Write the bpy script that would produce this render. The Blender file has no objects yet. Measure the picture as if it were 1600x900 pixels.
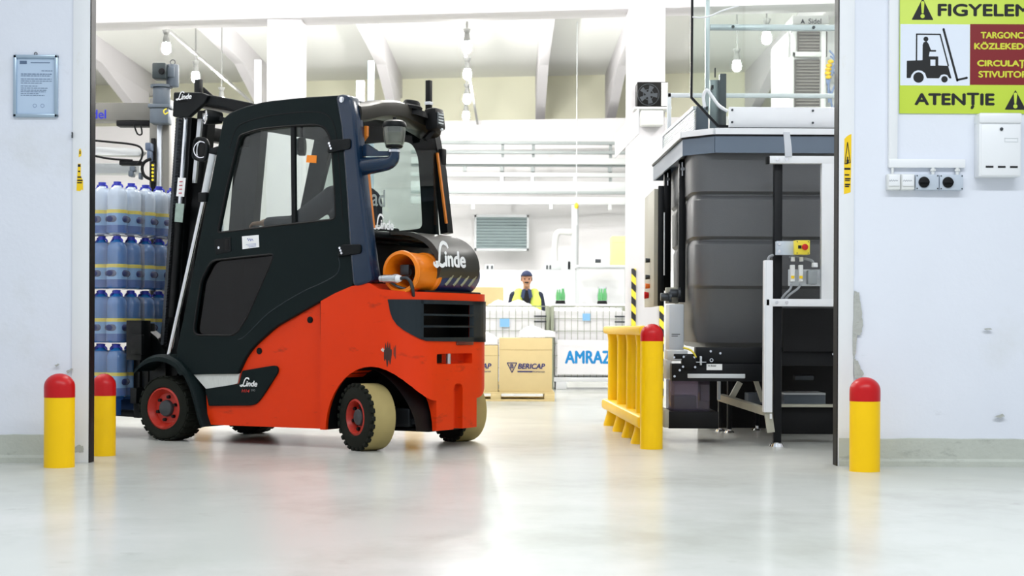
import bpy, bmesh, math, random
from mathutils import Vector, Matrix, Euler

random.seed(7)
SC = bpy.context.scene
COL = SC.collection
PI = math.pi

# ------------------------------------------------------------------ camera
F, HY, CH, ROLL = 2500.0, 512.0, 0.80, math.radians(0.25)
cam_d = bpy.data.cameras.new('camera')
cam = bpy.data.objects.new('camera', cam_d)
COL.objects.link(cam)
cam_d.sensor_width = 36.0
cam_d.lens = F * 36.0 / 1600.0
cam_d.shift_y = (HY - 450.0) / 1600.0
cam_d.clip_start = 0.1
cam_d.clip_end = 200.0
cam.matrix_world = Matrix.Translation((0, 0, CH)) @ Matrix.Rotation(PI / 2, 4, 'X') @ Matrix.Rotation(ROLL, 4, 'Z')
cam_d.dof.use_dof = True
cam_d.dof.focus_distance = 10.5
cam_d.dof.aperture_fstop = 4.5
SC.camera = cam

# ------------------------------------------------------------------ world, exposure, large lights
w = bpy.data.worlds.new('world')
SC.world = w
w.use_nodes = True
w.node_tree.nodes['Background'].inputs[0].default_value = (0.84, 0.91, 1.0, 1)
w.node_tree.nodes['Background'].inputs[1].default_value = 0.66
SC.view_settings.view_transform = 'Standard'
SC.view_settings.look = 'None'
SC.view_settings.exposure = 0.0
SC.view_settings.gamma = 1.0
SC.view_settings.use_curve_mapping = False
PENDANT_GLOW = 980.0


def area(name, loc, rot, sx, sy, power, colr):
    l = bpy.data.lights.new(name, 'AREA')
    l.shape = 'RECTANGLE'
    l.size, l.size_y, l.energy, l.color = sx, sy, power, colr
    o = bpy.data.objects.new(name, l)
    o.location, o.rotation_euler = loc, rot
    COL.objects.link(o)
    return o


# strip luminaires on the ceiling of the aisle the photo is taken from
area('aisle_strip_light', (-1.6, 5.0, 4.9), (0, 0, 0), 4.0, 0.5, 130, (0.93, 0.97, 1.0))
area('aisle_strip_light', (2.4, 5.0, 4.9), (0, 0, 0), 4.0, 0.5, 205, (0.93, 0.97, 1.0))


# ------------------------------------------------------------------ pixel <-> place helpers
def ray(px, py):
    a, b = px - 800.0, py - HY
    c, s = math.cos(ROLL), math.sin(ROLL)
    return ((a * c - b * s) / F, 1.0, -(a * s + b * c) / F)


def P(px, py, d):
    r = ray(px, py)
    return Vector((r[0] * d, d, CH + r[2] * d))


def GR(px, py):
    r = ray(px, py)
    d = -CH / r[2]
    return Vector((r[0] * d, d, 0))


# ------------------------------------------------------------------ materials
def lin(c):
    c = c / 255.0
    return c / 12.92 if c <= 0.04045 else ((c + 0.055) / 1.055) ** 2.4


MATS = {}


def M(name, rgb=(128, 128, 128), rough=0.5, metal=0.0, noise=0.0, scale=8.0, bump=0.0, bscale=60.0,
      spec=0.5, stains=None, alpha=None, emit=0.0, coat=0.0, stretch=(1, 1, 1), trans=0.0):
    if name in MATS:
        return MATS[name]
    m = bpy.data.materials.new(name)
    m.use_nodes = True
    nt = m.node_tree
    bs = nt.nodes['Principled BSDF']
    col = (lin(rgb[0]), lin(rgb[1]), lin(rgb[2]), 1)
    bs.inputs['Base Color'].default_value = col
    bs.inputs['Roughness'].default_value = rough
    bs.inputs['Metallic'].default_value = metal
    bs.inputs['Specular IOR Level'].default_value = spec
    bs.inputs['Coat Weight'].default_value = coat
    bs.inputs['Transmission Weight'].default_value = trans
    if emit:
        bs.inputs['Emission Color'].default_value = col
        bs.inputs['Emission Strength'].default_value = emit
    tc = None
    src = None

    def coords():
        nonlocal tc
        if tc is None:
            t = nt.nodes.new('ShaderNodeTexCoord')
            mp = nt.nodes.new('ShaderNodeMapping')
            mp.inputs['Scale'].default_value = stretch
            nt.links.new(t.outputs['Object'], mp.inputs['Vector'])
            tc = mp.outputs['Vector']
        return tc
    if noise:
        n = nt.nodes.new('ShaderNodeTexNoise')
        n.inputs['Scale'].default_value = scale
        n.inputs['Detail'].default_value = 6
        nt.links.new(coords(), n.inputs['Vector'])
        mx = nt.nodes.new('ShaderNodeMix')
        mx.data_type = 'RGBA'
        mx.inputs[6].default_value = tuple(c * (1 - noise) for c in col[:3]) + (1,)
        mx.inputs[7].default_value = tuple(min(1, c * (1 + noise)) for c in col[:3]) + (1,)
        nt.links.new(n.outputs['Fac'], mx.inputs[0])
        src = mx.outputs[2]
        nt.links.new(src, bs.inputs['Base Color'])
    for st in (stains or []):
        srgb, sscale, lo, hi, amt = st[:5]
        n = nt.nodes.new('ShaderNodeTexNoise')
        n.inputs['Scale'].default_value = sscale
        n.inputs['Detail'].default_value = 8
        n.inputs['Roughness'].default_value = 0.65
        mp = nt.nodes.new('ShaderNodeMapping')
        t = nt.nodes.new('ShaderNodeTexCoord')
        mp.inputs['Scale'].default_value = st[5] if len(st) > 5 else (1, 1, 1)
        mp.inputs['Location'].default_value = (sscale, 2.3, 1.7)
        nt.links.new(t.outputs['Object'], mp.inputs['Vector'])
        nt.links.new(mp.outputs['Vector'], n.inputs['Vector'])
        r = nt.nodes.new('ShaderNodeMapRange')
        r.inputs[1].default_value, r.inputs[2].default_value = lo, hi
        r.inputs[3].default_value, r.inputs[4].default_value = 0, amt
        nt.links.new(n.outputs['Fac'], r.inputs[0])
        mx = nt.nodes.new('ShaderNodeMix')
        mx.data_type = 'RGBA'
        if src is None:
            mx.inputs[6].default_value = col
        else:
            nt.links.new(src, mx.inputs[6])
        mx.inputs[7].default_value = (lin(srgb[0]), lin(srgb[1]), lin(srgb[2]), 1)
        nt.links.new(r.outputs[0], mx.inputs[0])
        src = mx.outputs[2]
        nt.links.new(src, bs.inputs['Base Color'])
    if bump:
        n = nt.nodes.new('ShaderNodeTexNoise')
        n.inputs['Scale'].default_value = bscale
        n.inputs['Detail'].default_value = 4
        nt.links.new(coords(), n.inputs['Vector'])
        b = nt.nodes.new('ShaderNodeBump')
        b.inputs['Strength'].default_value = bump
        b.inputs['Distance'].default_value = 0.01
        nt.links.new(n.outputs['Fac'], b.inputs['Height'])
        nt.links.new(b.outputs['Normal'], bs.inputs['Normal'])
    MATS[name] = m
    return m


def glass(name, tint=(235, 240, 238), refl=0.06, haze=0.0, hazecol=(200, 205, 200)):
    """thin pane: tinted see-through with a Fresnel mirror, and a little surface dust"""
    if name in MATS:
        return MATS[name]
    m = bpy.data.materials.new(name)
    m.use_nodes = True
    nt = m.node_tree
    nt.nodes.clear()
    out = nt.nodes.new('ShaderNodeOutputMaterial')
    tr = nt.nodes.new('ShaderNodeBsdfTransparent')
    tr.inputs[0].default_value = (lin(tint[0]), lin(tint[1]), lin(tint[2]), 1)
    gl = nt.nodes.new('ShaderNodeBsdfGlossy')
    gl.inputs['Roughness'].default_value = 0.03
    fr = nt.nodes.new('ShaderNodeLayerWeight')
    fr.inputs['Blend'].default_value = 0.25
    ad = nt.nodes.new('ShaderNodeMath')
    ad.operation = 'MULTIPLY_ADD'
    ad.inputs[1].default_value = 0.35
    ad.inputs[2].default_value = refl
    nt.links.new(fr.outputs['Fresnel'], ad.inputs[0])
    m1 = nt.nodes.new('ShaderNodeMixShader')
    nt.links.new(ad.outputs[0], m1.inputs[0])
    nt.links.new(tr.outputs[0], m1.inputs[1])
    nt.links.new(gl.outputs[0], m1.inputs[2])
    last = m1
    if haze:
        df = nt.nodes.new('ShaderNodeBsdfDiffuse')
        df.inputs[0].default_value = (lin(hazecol[0]), lin(hazecol[1]), lin(hazecol[2]), 1)
        m2 = nt.nodes.new('ShaderNodeMixShader')
        m2.inputs[0].default_value = haze
        nt.links.new(m1.outputs[0], m2.inputs[1])
        nt.links.new(df.outputs[0], m2.inputs[2])
        last = m2
    nt.links.new(last.outputs[0], out.inputs['Surface'])
    MATS[name] = m
    return m


# ------------------------------------------------------------------ object helpers
ROOTM = {}


def tag(o, label, cat, group=None, kind=None):
    if label:
        o['label'] = label
    if cat:
        o['category'] = cat
    if group:
        o['group'] = group
    if kind:
        o['kind'] = kind
    return o


def thing(name, label, cat, loc=(0, 0, 0), rotz=0.0, group=None):
    o = bpy.data.objects.new(name, None)
    o.empty_display_size = 0.1
    COL.objects.link(o)
    o.location = loc
    o.rotation_euler = (0, 0, rotz)
    ROOTM[o.name] = (Matrix.Translation(loc) @ Matrix.Rotation(rotz, 4, 'Z'))
    return tag(o, label, cat, group)


def dup(root, loc=None, rotz=None, label=None, group=None):
    r = root.copy()
    COL.objects.link(r)
    if loc is not None:
        r.location = loc
    if rotz is not None:
        r.rotation_euler = (0, 0, rotz)
    if label:
        r['label'] = label
    if group:
        r['group'] = group
    for ch in list(root.children):
        c = ch.copy()
        COL.objects.link(c)
        c.parent = r
        for g in list(ch.children):
            d = g.copy()
            COL.objects.link(d)
            d.parent = c
    return r


def frame(o, right, up, n=None):
    right, up = Vector(right).normalized(), Vector(up).normalized()
    n = right.cross(up) if n is None else Vector(n)
    m = Matrix((right, up, n)).transposed().to_4x4()
    m.translation = Vector(o)
    return m


def finish(me, smooth=38.0):
    if smooth:
        me.polygons.foreach_set('use_smooth', [True] * len(me.polygons))
        me.set_sharp_from_angle(angle=math.radians(smooth))


class B:
    """collects shapes for ONE mesh"""

    def __init__(self):
        self.bm = bmesh.new()

    def _new(self, fn, mat=None, bev=0.0, seg=2):
        t = bmesh.new()
        fn(t)
        if bev:
            bmesh.ops.bevel(t, geom=list(t.edges), offset=bev, segments=seg, profile=0.5, affect='EDGES', clamp_overlap=True)
        if mat is not None:
            t.transform(mat)
        me = bpy.data.meshes.new('t')
        t.to_mesh(me)
        t.free()
        self.bm.from_mesh(me)
        bpy.data.meshes.remove(me)
        return self

    def box(self, lo, hi, bev=0.0, rot=None, seg=2):
        lo, hi = Vector(lo), Vector(hi)
        c, s = (lo + hi) / 2, hi - lo

        def fn(t):
            bmesh.ops.create_cube(t, size=1.0)
            t.transform(Matrix.Diagonal((abs(s.x), abs(s.y), abs(s.z), 1)))
        m = Matrix.Translation(c)
        if rot is not None:
            m = m @ Euler(rot).to_matrix().to_4x4()
        return self._new(fn, m, bev, seg)

    def bar(self, a, b, wx, wz, bev=0.0, up=(0, 0, 1)):
        """square bar from a to b"""
        a, b = Vector(a), Vector(b)
        d = b - a
        L = d.length
        z = d.normalized()
        u = Vector(up)
        if abs(z.dot(u)) > 0.98:
            u = Vector((0, 1, 0))
        x = u.cross(z).normalized()
        y = z.cross(x)
        m = Matrix((x, y, z)).transposed().to_4x4()
        m.translation = (a + b) / 2

        def fn(t):
            bmesh.ops.create_cube(t, size=1.0)
            t.transform(Matrix.Diagonal((wx, wz, L, 1)))
        return self._new(fn, m, bev)

    def cyl(self, a, b, r, r2=None, seg=24, bev=0.0, cap=True):
        a, b = Vector(a), Vector(b)
        d = b - a
        m = d.to_track_quat('Z', 'Y').to_matrix().to_4x4()
        m.translation = (a + b) / 2

        def fn(t):
            bmesh.ops.create_cone(t, cap_ends=cap, segments=seg, radius1=r, radius2=r if r2 is None else r2, depth=d.length)
            if bev:
                es = [e for e in t.edges if all(abs(abs(v.co.z) - d.length / 2) < 1e-6 for v in e.verts)]
                bmesh.ops.bevel(t, geom=es, offset=bev, segments=2, profile=0.5, affect='EDGES', clamp_overlap=True)
        return self._new(fn, m)

    def ball(self, c, r, seg=20, rot=None):
        s = r if hasattr(r, '__len__') else (r, r, r)
        m = Matrix.Translation(c)
        if rot is not None:
            m = m @ Euler(rot).to_matrix().to_4x4()
        m = m @ Matrix.Diagonal((s[0], s[1], s[2], 1))
        return self._new(lambda t: bmesh.ops.create_uvsphere(t, u_segments=seg, v_segments=max(6, seg // 2), radius=1.0), m)

    def lathe(self, prof, o=(0, 0, 0), axis=(0, 0, 1), seg=32, close=False):
        """prof: (r, h) pairs turned about the axis"""
        m = Vector(axis).to_track_quat('Z', 'Y').to_matrix().to_4x4()
        m.translation = Vector(o)

        def fn(t):
            rings = []
            for r, h in prof:
                if r < 1e-6:
                    rings.append([t.verts.new((0, 0, h))])
                else:
                    rings.append([t.verts.new((r * math.cos(2 * PI * k / seg), r * math.sin(2 * PI * k / seg), h)) for k in range(seg)])
            pairs = list(zip(rings, rings[1:]))
            if close:
                pairs.append((rings[-1], rings[0]))
            for A, Bq in pairs:
                for k in range(seg):
                    j = (k + 1) % seg
                    if len(A) == 1 and len(Bq) == 1:
                        continue
                    if len(A) == 1:
                        t.faces.new((A[0], Bq[j], Bq[k]))
                    elif len(Bq) == 1:
                        t.faces.new((A[k], A[j], Bq[0]))
                    else:
                        t.faces.new((A[k], A[j], Bq[j], Bq[k]))
            bmesh.ops.recalc_face_normals(t, faces=t.faces)
        return self._new(fn, m)

    def tube(self, pts, r, seg=10, cap=True, flat=None):
        """round (or, with flat=(w,h), rectangular) section along a polyline"""
        pts = [Vector(p) for p in pts]
        n = len(pts)
        rr = r if hasattr(r, '__len__') else [r] * n

        def fn(t):
            up = None
            rings = []
            for i in range(n):
                if i == 0:
                    d = pts[1] - pts[0]
                elif i == n - 1:
                    d = pts[-1] - pts[-2]
                else:
                    d = (pts[i + 1] - pts[i]).normalized() + (pts[i] - pts[i - 1]).normalized()
                d.normalize()
                if up is None:
                    up = Vector((0, 0, 1)) if abs(d.z) < 0.9 else Vector((0, 1, 0))
                x = up.cross(d).normalized()
                y = d.cross(x)
                up = y
                ring = []
                if flat:
                    for (sx, sy) in ((-1, -1), (1, -1), (1, 1), (-1, 1)):
                        ring.append(t.verts.new(pts[i] + x * sx * flat[0] / 2 + y * sy * flat[1] / 2))
                else:
                    for k in range(seg):
                        a = 2 * PI * k / seg
                        ring.append(t.verts.new(pts[i] + (x * math.cos(a) + y * math.sin(a)) * rr[i]))
                rings.append(ring)
            for A, C in zip(rings, rings[1:]):
                q = len(A)
                for k in range(q):
                    t.faces.new((A[k], A[(k + 1) % q], C[(k + 1) % q], C[k]))
            if cap:
                t.faces.new(rings[0][::-1])
                t.faces.new(rings[-1])
            bmesh.ops.recalc_face_normals(t, faces=t.faces)
        return self._new(fn)

    def prism(self, poly, fr, t0, t1, bev=0.0):
        """polygon in the frame's plane, thick from t0 to t1 along its normal"""
        def fn(t):
            a = [t.verts.new((p[0], p[1], t0)) for p in poly]
            b = [t.verts.new((p[0], p[1], t1)) for p in poly]
            n = len(poly)
            t.faces.new(a[::-1])
            t.faces.new(b)
            for k in range(n):
                t.faces.new((a[k], a[(k + 1) % n], b[(k + 1) % n], b[k]))
            bmesh.ops.recalc_face_normals(t, faces=t.faces)
            bmesh.ops.triangulate(t, faces=[f for f in t.faces if len(f.verts) > 4])
        if bev:
            me = plate_mesh(poly, [], abs(t1 - t0), bev)
            mm = fr @ Matrix.Translation((0, 0, (t0 + t1) / 2))
            return self.add(me, mm)
        return self._new(fn, fr)

    def add(self, me, mat=None):
        t = bmesh.new()
        t.from_mesh(me)
        if mat is not None:
            t.transform(mat)
        m2 = bpy.data.meshes.new('t')
        t.to_mesh(m2)
        t.free()
        self.bm.from_mesh(m2)
        bpy.data.meshes.remove(m2)
        bpy.data.meshes.remove(me)
        return self

    def build(self, name, mat, parent=None, local=False, smooth=38.0, label=None):
        """with a parent the shapes are in world space unless local; without one the origin goes to the base"""
        me = bpy.data.meshes.new(name)
        loc = None
        if parent is not None:
            if not local:
                self.bm.transform(ROOTM[parent.name].inverted())
        else:
            vs = self.bm.verts
            xs = [v.co.x for v in vs]
            ys = [v.co.y for v in vs]
            zs = [v.co.z for v in vs]
            loc = Vector(((min(xs) + max(xs)) / 2, (min(ys) + max(ys)) / 2, min(zs)))
            self.bm.transform(Matrix.Translation(-loc))
        self.bm.to_mesh(me)
        self.bm.free()
        me.materials.append(mat)
        finish(me, smooth)
        o = bpy.data.objects.new(name, me)
        COL.objects.link(o)
        if parent is not None:
            o.parent = parent
            ROOTM[o.name] = ROOTM[parent.name]
        else:
            o.location = loc
            ROOTM[o.name] = Matrix.Translation(loc)
        if label:
            o['label'] = label
        return o


def eval_mesh(o):
    dg = bpy.context.evaluated_depsgraph_get()
    dg.update()
    return bpy.data.meshes.new_from_object(o.evaluated_get(dg))


def plate_mesh(outer, holes, t, bev=0.0):
    """flat plate of thickness t (centred on z=0) with holes and eased edges"""
    cu = bpy.data.curves.new('c', 'CURVE')
    cu.dimensions = '2D'
    cu.fill_mode = 'BOTH'
    cu.extrude = max(0.0001, t / 2 - bev)
    cu.bevel_depth = bev
    cu.bevel_resolution = 1
    cu.offset = -bev
    for poly in [outer] + list(holes):
        sp = cu.splines.new('POLY')
        sp.points.add(len(poly) - 1)
        for q, p in zip(sp.points, poly):
            q.co = (p[0], p[1], 0, 1)
        sp.use_cyclic_u = True
    o = bpy.data.objects.new('c', cu)
    COL.objects.link(o)
    me = eval_mesh(o)
    bpy.data.objects.remove(o)
    bpy.data.curves.remove(cu)
    return me


def text_mesh(body, w=None, h=None, bold=0.0, ext=0.0008, shear=0.0, align='CENTER', spacing=1.0):
    cu = bpy.data.curves.new('t', 'FONT')
    cu.body = body
    cu.shear = shear
    cu.space_character = spacing
    o = bpy.data.objects.new('t', cu)
    COL.objects.link(o)
    me = eval_mesh(o)
    bpy.data.objects.remove(o)
    bpy.data.curves.remove(cu)
    vs = me.vertices
    x0, x1 = min(v.co.x for v in vs), max(v.co.x for v in vs)
    y0, y1 = min(v.co.y for v in vs), max(v.co.y for v in vs)
    sx = (w / (x1 - x0)) if w else None
    sy = (h / (y1 - y0)) if h else None
    sx, sy = sx or sy, sy or sx
    bm = bmesh.new()
    bm.from_mesh(me)
    for v in bm.verts:
        v.co = Vector(((v.co.x - (x0 + x1) / 2) * sx, (v.co.y - (y0 + y1) / 2) * sy, 0))
    if bold:
        # heavier lettering: the outline repeated a hair to every side
        hh = bold * (y1 - y0) * sy
        base = list(bm.verts) + list(bm.edges) + list(bm.faces)
        for k, (dx, dy) in enumerate(((-hh, 0), (hh, 0), (0, -hh * .8), (0, hh * .8))):
            rr = bmesh.ops.duplicate(bm, geom=base)
            for e in rr['geom']:
                if isinstance(e, bmesh.types.BMVert):
                    e.co += Vector((dx, dy, 0.00025 * (k + 1)))
    r = bmesh.ops.extrude_face_region(bm, geom=list(bm.faces))
    for e in r['geom']:
        if isinstance(e, bmesh.types.BMVert):
            e.co.z += ext
    bmesh.ops.recalc_face_normals(bm, faces=bm.faces)
    bm.to_mesh(me)
    bm.free()
    return me


def fillet(poly, r, n=5):
    out = []
    N = len(poly)
    for i in range(N):
        p0, p1, p2 = Vector(poly[i - 1]).to_2d(), Vector(poly[i]).to_2d(), Vector(poly[(i + 1) % N]).to_2d()
        rr = r[i] if hasattr(r, '__len__') else r
        a, b = p0 - p1, p2 - p1
        ra, rb = min(rr, a.length * 0.45), min(rr, b.length * 0.45)
        if rr <= 0:
            out.append(tuple(p1))
            continue
        A, C = p1 + a.normalized() * ra, p1 + b.normalized() * rb
        for k in range(n + 1):
            t = k / n
            q = A * (1 - t) ** 2 + p1 * 2 * t * (1 - t) + C * t * t
            out.append((q.x, q.y))
    return out


def spline(pts, n=8, closed=False):
    """Catmull-Rom through 2D or 3D points"""
    pts = [Vector(p) for p in pts]
    N = len(pts)
    out = []
    for i in range(N if closed else N - 1):
        if closed:
            p = [pts[(i + k) % N] for k in (-1, 0, 1, 2)]
        else:
            p = [pts[max(0, i - 1)], pts[i], pts[i + 1], pts[min(N - 1, i + 2)]]
        for k in range(n):
            t = k / n
            out.append(0.5 * ((2 * p[1]) + (p[2] - p[0]) * t + (2 * p[0] - 5 * p[1] + 4 * p[2] - p[3]) * t * t
                              + (-p[0] + 3 * p[1] - 3 * p[2] + p[3]) * t ** 3))
    if not closed:
        out.append(pts[-1])
    return out


def modify(o, fn):
    """bake modifiers that fn adds"""
    fn(o)
    me = eval_mesh(o)
    o.modifiers.clear()
    old = o.data
    o.data = me
    bpy.data.meshes.remove(old)
    return o


def cut(o, cutters):
    """boolean difference with temporary meshes given as B()"""
    tmp = []

    def fn(ob):
        for c in cutters:
            me = bpy.data.meshes.new('k')
            c.bm.to_mesh(me)
            c.bm.free()
            k = bpy.data.objects.new('k', me)
            COL.objects.link(k)
            k.matrix_world = ROOTM[o.name]
            tmp.append(k)
            m = ob.modifiers.new('b', 'BOOLEAN')
            m.object = k
            m.operation = 'DIFFERENCE'
            m.solver = 'EXACT'
    modify(o, fn)
    for k in tmp:
        me = k.data
        bpy.data.objects.remove(k)
        bpy.data.meshes.remove(me)
    finish(o.data, 38)
    return o


def remesh(b, voxel=0.012, smooth=2):
    """join overlapping shapes into one continuous skin; returns a new B"""
    me = bpy.data.meshes.new('r')
    b.bm.to_mesh(me)
    b.bm.free()
    o = bpy.data.objects.new('r', me)
    COL.objects.link(o)
    m = o.modifiers.new('r', 'REMESH')
    m.mode = 'VOXEL'
    m.voxel_size = voxel
    if smooth:
        s = o.modifiers.new('s', 'SMOOTH')
        s.iterations = smooth
        s.factor = 0.5
    r = eval_mesh(o)
    bpy.data.objects.remove(o)
    bpy.data.meshes.remove(me)
    out = B()
    out.bm.from_mesh(r)
    bpy.data.meshes.remove(r)
    return out


def strokes(paths, fr, t=0.0012):
    """flat brush strokes: each path is [(x, y, width), ...]"""
    b = B()
    for pth in paths:
        pts = spline([(p[0], p[1], p[2]) for p in pth], 8)
        L, R_ = [], []
        for i, p in enumerate(pts):
            q0, q1 = pts[max(0, i - 1)], pts[min(len(pts) - 1, i + 1)]
            d = Vector((q1.x - q0.x, q1.y - q0.y))
            if d.length < 1e-9:
                d = Vector((1, 0))
            d.normalize()
            nn = Vector((-d.y, d.x))
            L.append((p.x + nn.x * p.z / 2, p.y + nn.y * p.z / 2))
            R_.append((p.x - nn.x * p.z / 2, p.y - nn.y * p.z / 2))

        def fn(tb):
            lv = [tb.verts.new((x, y, t)) for x, y in L]
            rv = [tb.verts.new((x, y, t)) for x, y in R_]
            for i in range(len(lv) - 1):
                tb.faces.new((lv[i], rv[i], rv[i + 1], lv[i + 1]))
        b._new(fn, fr)
    return b


def script_logo(w, fr):
    """the flowing white maker's mark on the truck: a looped L, then upright letters"""
    s = w / 4.0
    k = 0.23
    L = [[(0.10, 0.15, k * .7), (0.0, 0.0, k), (0.28, -0.12, k), (0.62, 0.1, k), (0.86, 0.62, k), (1.10, 1.15, k), (1.5, 1.5, k * 1.1),
          (1.95, 1.42, k * 1.2), (2.12, 1.15, k * .7)],
         [(0.22, 0.1, k), (0.5, 0.12, k * 1.1), (0.85, -0.05, k * 1.2), (1.18, -0.02, k), (1.36, 0.16, k * .7)]]
    b = strokes([[(x * s, y * s, q * s) for x, y, q in pth] for pth in L], fr)
    tm = text_mesh('inde', w=2.62 * s, h=1.05 * s, bold=0.05, ext=0.0012, shear=0.22)
    b.add(tm, fr @ Matrix.Translation((2.72 * s, 0.44 * s, 0)))
    return b


def human_blob(caps, balls=()):
    b = B()
    for (p0, r0, p1, r1) in caps:
        p0, p1 = Vector(p0), Vector(p1)
        b.cyl(p0, p1, r0, r1, seg=16)
        b.ball(p0, r0, 14)
        b.ball(p1, r1, 14)
    for q in balls:
        b.ball(*q)
    return b


def hand_caps(wrist, direction, palm_n, s=1.0, curl=0.5, thumb=1):
    """palm, five separate bent fingers"""
    d = Vector(direction).normalized()
    n = (Vector(palm_n) - d * Vector(palm_n).dot(d)).normalized()
    x = d.cross(n)
    wv = Vector(wrist)
    caps = []
    for k, off in enumerate((-0.03, -0.01, 0.01, 0.03)):
        base = wv + d * 0.085 * s + x * off * s
        caps.append((wv + x * off * 0.5 * s, 0.017 * s, base, 0.013 * s))
        ln = (0.066, 0.078, 0.073, 0.055)[k] * s
        a = base
        ang = 0
        for j in range(3):
            ang += curl
            st = (d * math.cos(ang) + n * math.sin(ang)) * ln * (0.45, 0.32, 0.23)[j]
            caps.append((a, (0.0095 - 0.001 * j) * s, a + st, (0.0085 - 0.001 * j) * s))
            a = a + st
    t0 = wv + d * 0.025 * s - x * 0.025 * s * thumb
    t1 = t0 + (d * 0.7 - x * 0.75 * thumb + n * 0.35).normalized() * 0.045 * s
    t2 = t1 + (d * 0.95 - x * 0.1 * thumb + n * 0.5).normalized() * 0.032 * s
    caps += [(t0, 0.014 * s, t1, 0.0105 * s), (t1, 0.0105 * s, t2, 0.009 * s)]
    return caps

# ================================================================== MATERIALS
m_wall = M('painted_wall', (227, 231, 240), 0.55, noise=0.03, scale=2.5, bump=0.15, bscale=25,
           stains=[((176, 180, 180), 3.1, 0.66, 0.74, 0.35, (1, 1, 2.0)), ((205, 206, 200), 0.9, 0.60, 0.75, 0.35)])
m_trimw = M('painted_door_trim', (232, 234, 236), 0.5, noise=0.03, scale=5, stains=[((205, 195, 165), 4.0, 0.62, 0.75, 0.45, (2, 1, 0.7))])
m_plinth = M('concrete_plinth', (190, 194, 184), 0.75, noise=0.08, scale=9, bump=0.4, bscale=40,
             stains=[((120, 124, 118), 6.0, 0.56, 0.7, 0.6, (0.6, 1, 1.6))])
m_raw = M('bare_plaster', (178, 180, 174), 0.9, noise=0.15, scale=30, bump=0.7, bscale=60)
m_black = M('black_rubber', (8, 9, 11), 0.55, spec=0.25)
m_floor = M('polished_concrete_floor', (196, 198, 192), 0.2, noise=0.05, scale=1.3, spec=0.05,
            stains=[((172, 174, 164), 0.9, 0.50, 0.68, 0.6, (1, 0.7, 1)), ((214, 214, 210), 0.45, 0.5, 0.66, 0.6), ((150, 150, 138), 4.0, 0.64, 0.80, 0.5)])
m_ceil = M('hall_ceiling_paint', (249, 251, 247), 0.8)
m_upw = M('hall_upper_wall_paint', (250, 250, 226), 0.8)
m_hallw = M('hall_wall_paint', (222, 220, 223), 0.7)
m_wht = M('white_enamel', (236, 238, 240), 0.35)
m_offw = M('off_white_plastic', (226, 228, 226), 0.45)
m_paleg = M('pale_grey_steel', (203, 208, 210), 0.4)
m_greyb = M('blue_grey_plastic', (92, 102, 112), 0.42)
m_alu = M('brushed_aluminium', (200, 204, 208), 0.32, metal=0.85)
m_chrome = M('chrome', (225, 228, 232), 0.12, metal=1.0)
m_steel = M('dark_steel', (70, 74, 78), 0.4, metal=0.7)
m_yel = M('yellow_paint', (252, 202, 0), 0.38, noise=0.05, scale=6, spec=0.3)
m_redp = M('red_paint', (192, 12, 18), 0.34, spec=0.35)
m_card = M('cardboard', (226, 203, 150), 0.85, noise=0.04, scale=12)
m_wood = M('pine_wood', (226, 204, 150), 0.8, noise=0.10, scale=6, stretch=(1, 8, 8))
m_bluew = M('blue_pallet_paint', (20, 70, 130), 0.6, noise=0.1, scale=8)
m_film = glass('stretch_film', (244, 246, 248), 0.06, haze=0.09, hazecol=(240, 244, 250))
m_ink = M('navy_print', (40, 45, 110), 0.7)
m_black2 = M('black_print', (12, 14, 16), 0.6)
m_whitep = M('white_print', (240, 242, 242), 0.5)


def hazard(name):
    m = bpy.data.materials.new(name)
    m.use_nodes = True
    nt = m.node_tree
    bs = nt.nodes['Principled BSDF']
    t = nt.nodes.new('ShaderNodeTexCoord')
    sx = nt.nodes.new('ShaderNodeSeparateXYZ')
    nt.links.new(t.outputs['Object'], sx.inputs[0])
    a = nt.nodes.new('ShaderNodeMath')
    a.operation = 'ADD'
    nt.links.new(sx.outputs[0], a.inputs[0])
    nt.links.new(sx.outputs[2], a.inputs[1])
    b = nt.nodes.new('ShaderNodeMath')
    b.operation = 'PINGPONG'
    b.inputs[1].default_value = 0.085
    nt.links.new(a.outputs[0], b.inputs[0])
    c = nt.nodes.new('ShaderNodeMath')
    c.operation = 'GREATER_THAN'
    c.inputs[1].default_value = 0.0425
    nt.links.new(b.outputs[0], c.inputs[0])
    mx = nt.nodes.new('ShaderNodeMix')
    mx.data_type = 'RGBA'
    mx.inputs[6].default_value = (lin(245), lin(222), lin(60), 1)
    mx.inputs[7].default_value = (0.01, 0.01, 0.012, 1)
    nt.links.new(c.outputs[0], mx.inputs[0])
    nt.links.new(mx.outputs[2], bs.inputs['Base Color'])
    bs.inputs['Roughness'].default_value = 0.5
    return m


m_haz = hazard('hazard_stripes')

# ================================================================== SETTING
WY = 9.36                                     # front face of the wall with the doorway


def struct(name, b, mat, parent=None):
    o = b.build(name, mat, parent, smooth=30)
    if parent is None:
        o['kind'] = 'structure'
    return o


def wx(px, d=WY):
    return (px - 800.0) * d / F


struct('floor', B().box((-14, -4, -0.2), (14, 40, 0)), m_floor)
LX, RX = wx(140), wx(1309)
wl = struct('wall_left', B().box((-9, WY, 0), (LX, WY + 0.085, 6.6)), m_wall)
wr = struct('wall_right', B().box((RX, WY, 0), (9, WY + 0.085, 6.6)), m_wall)
struct('wall_header', B().box((LX, WY, 4.3), (RX, WY + 0.085, 6.6)), m_wall)
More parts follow.
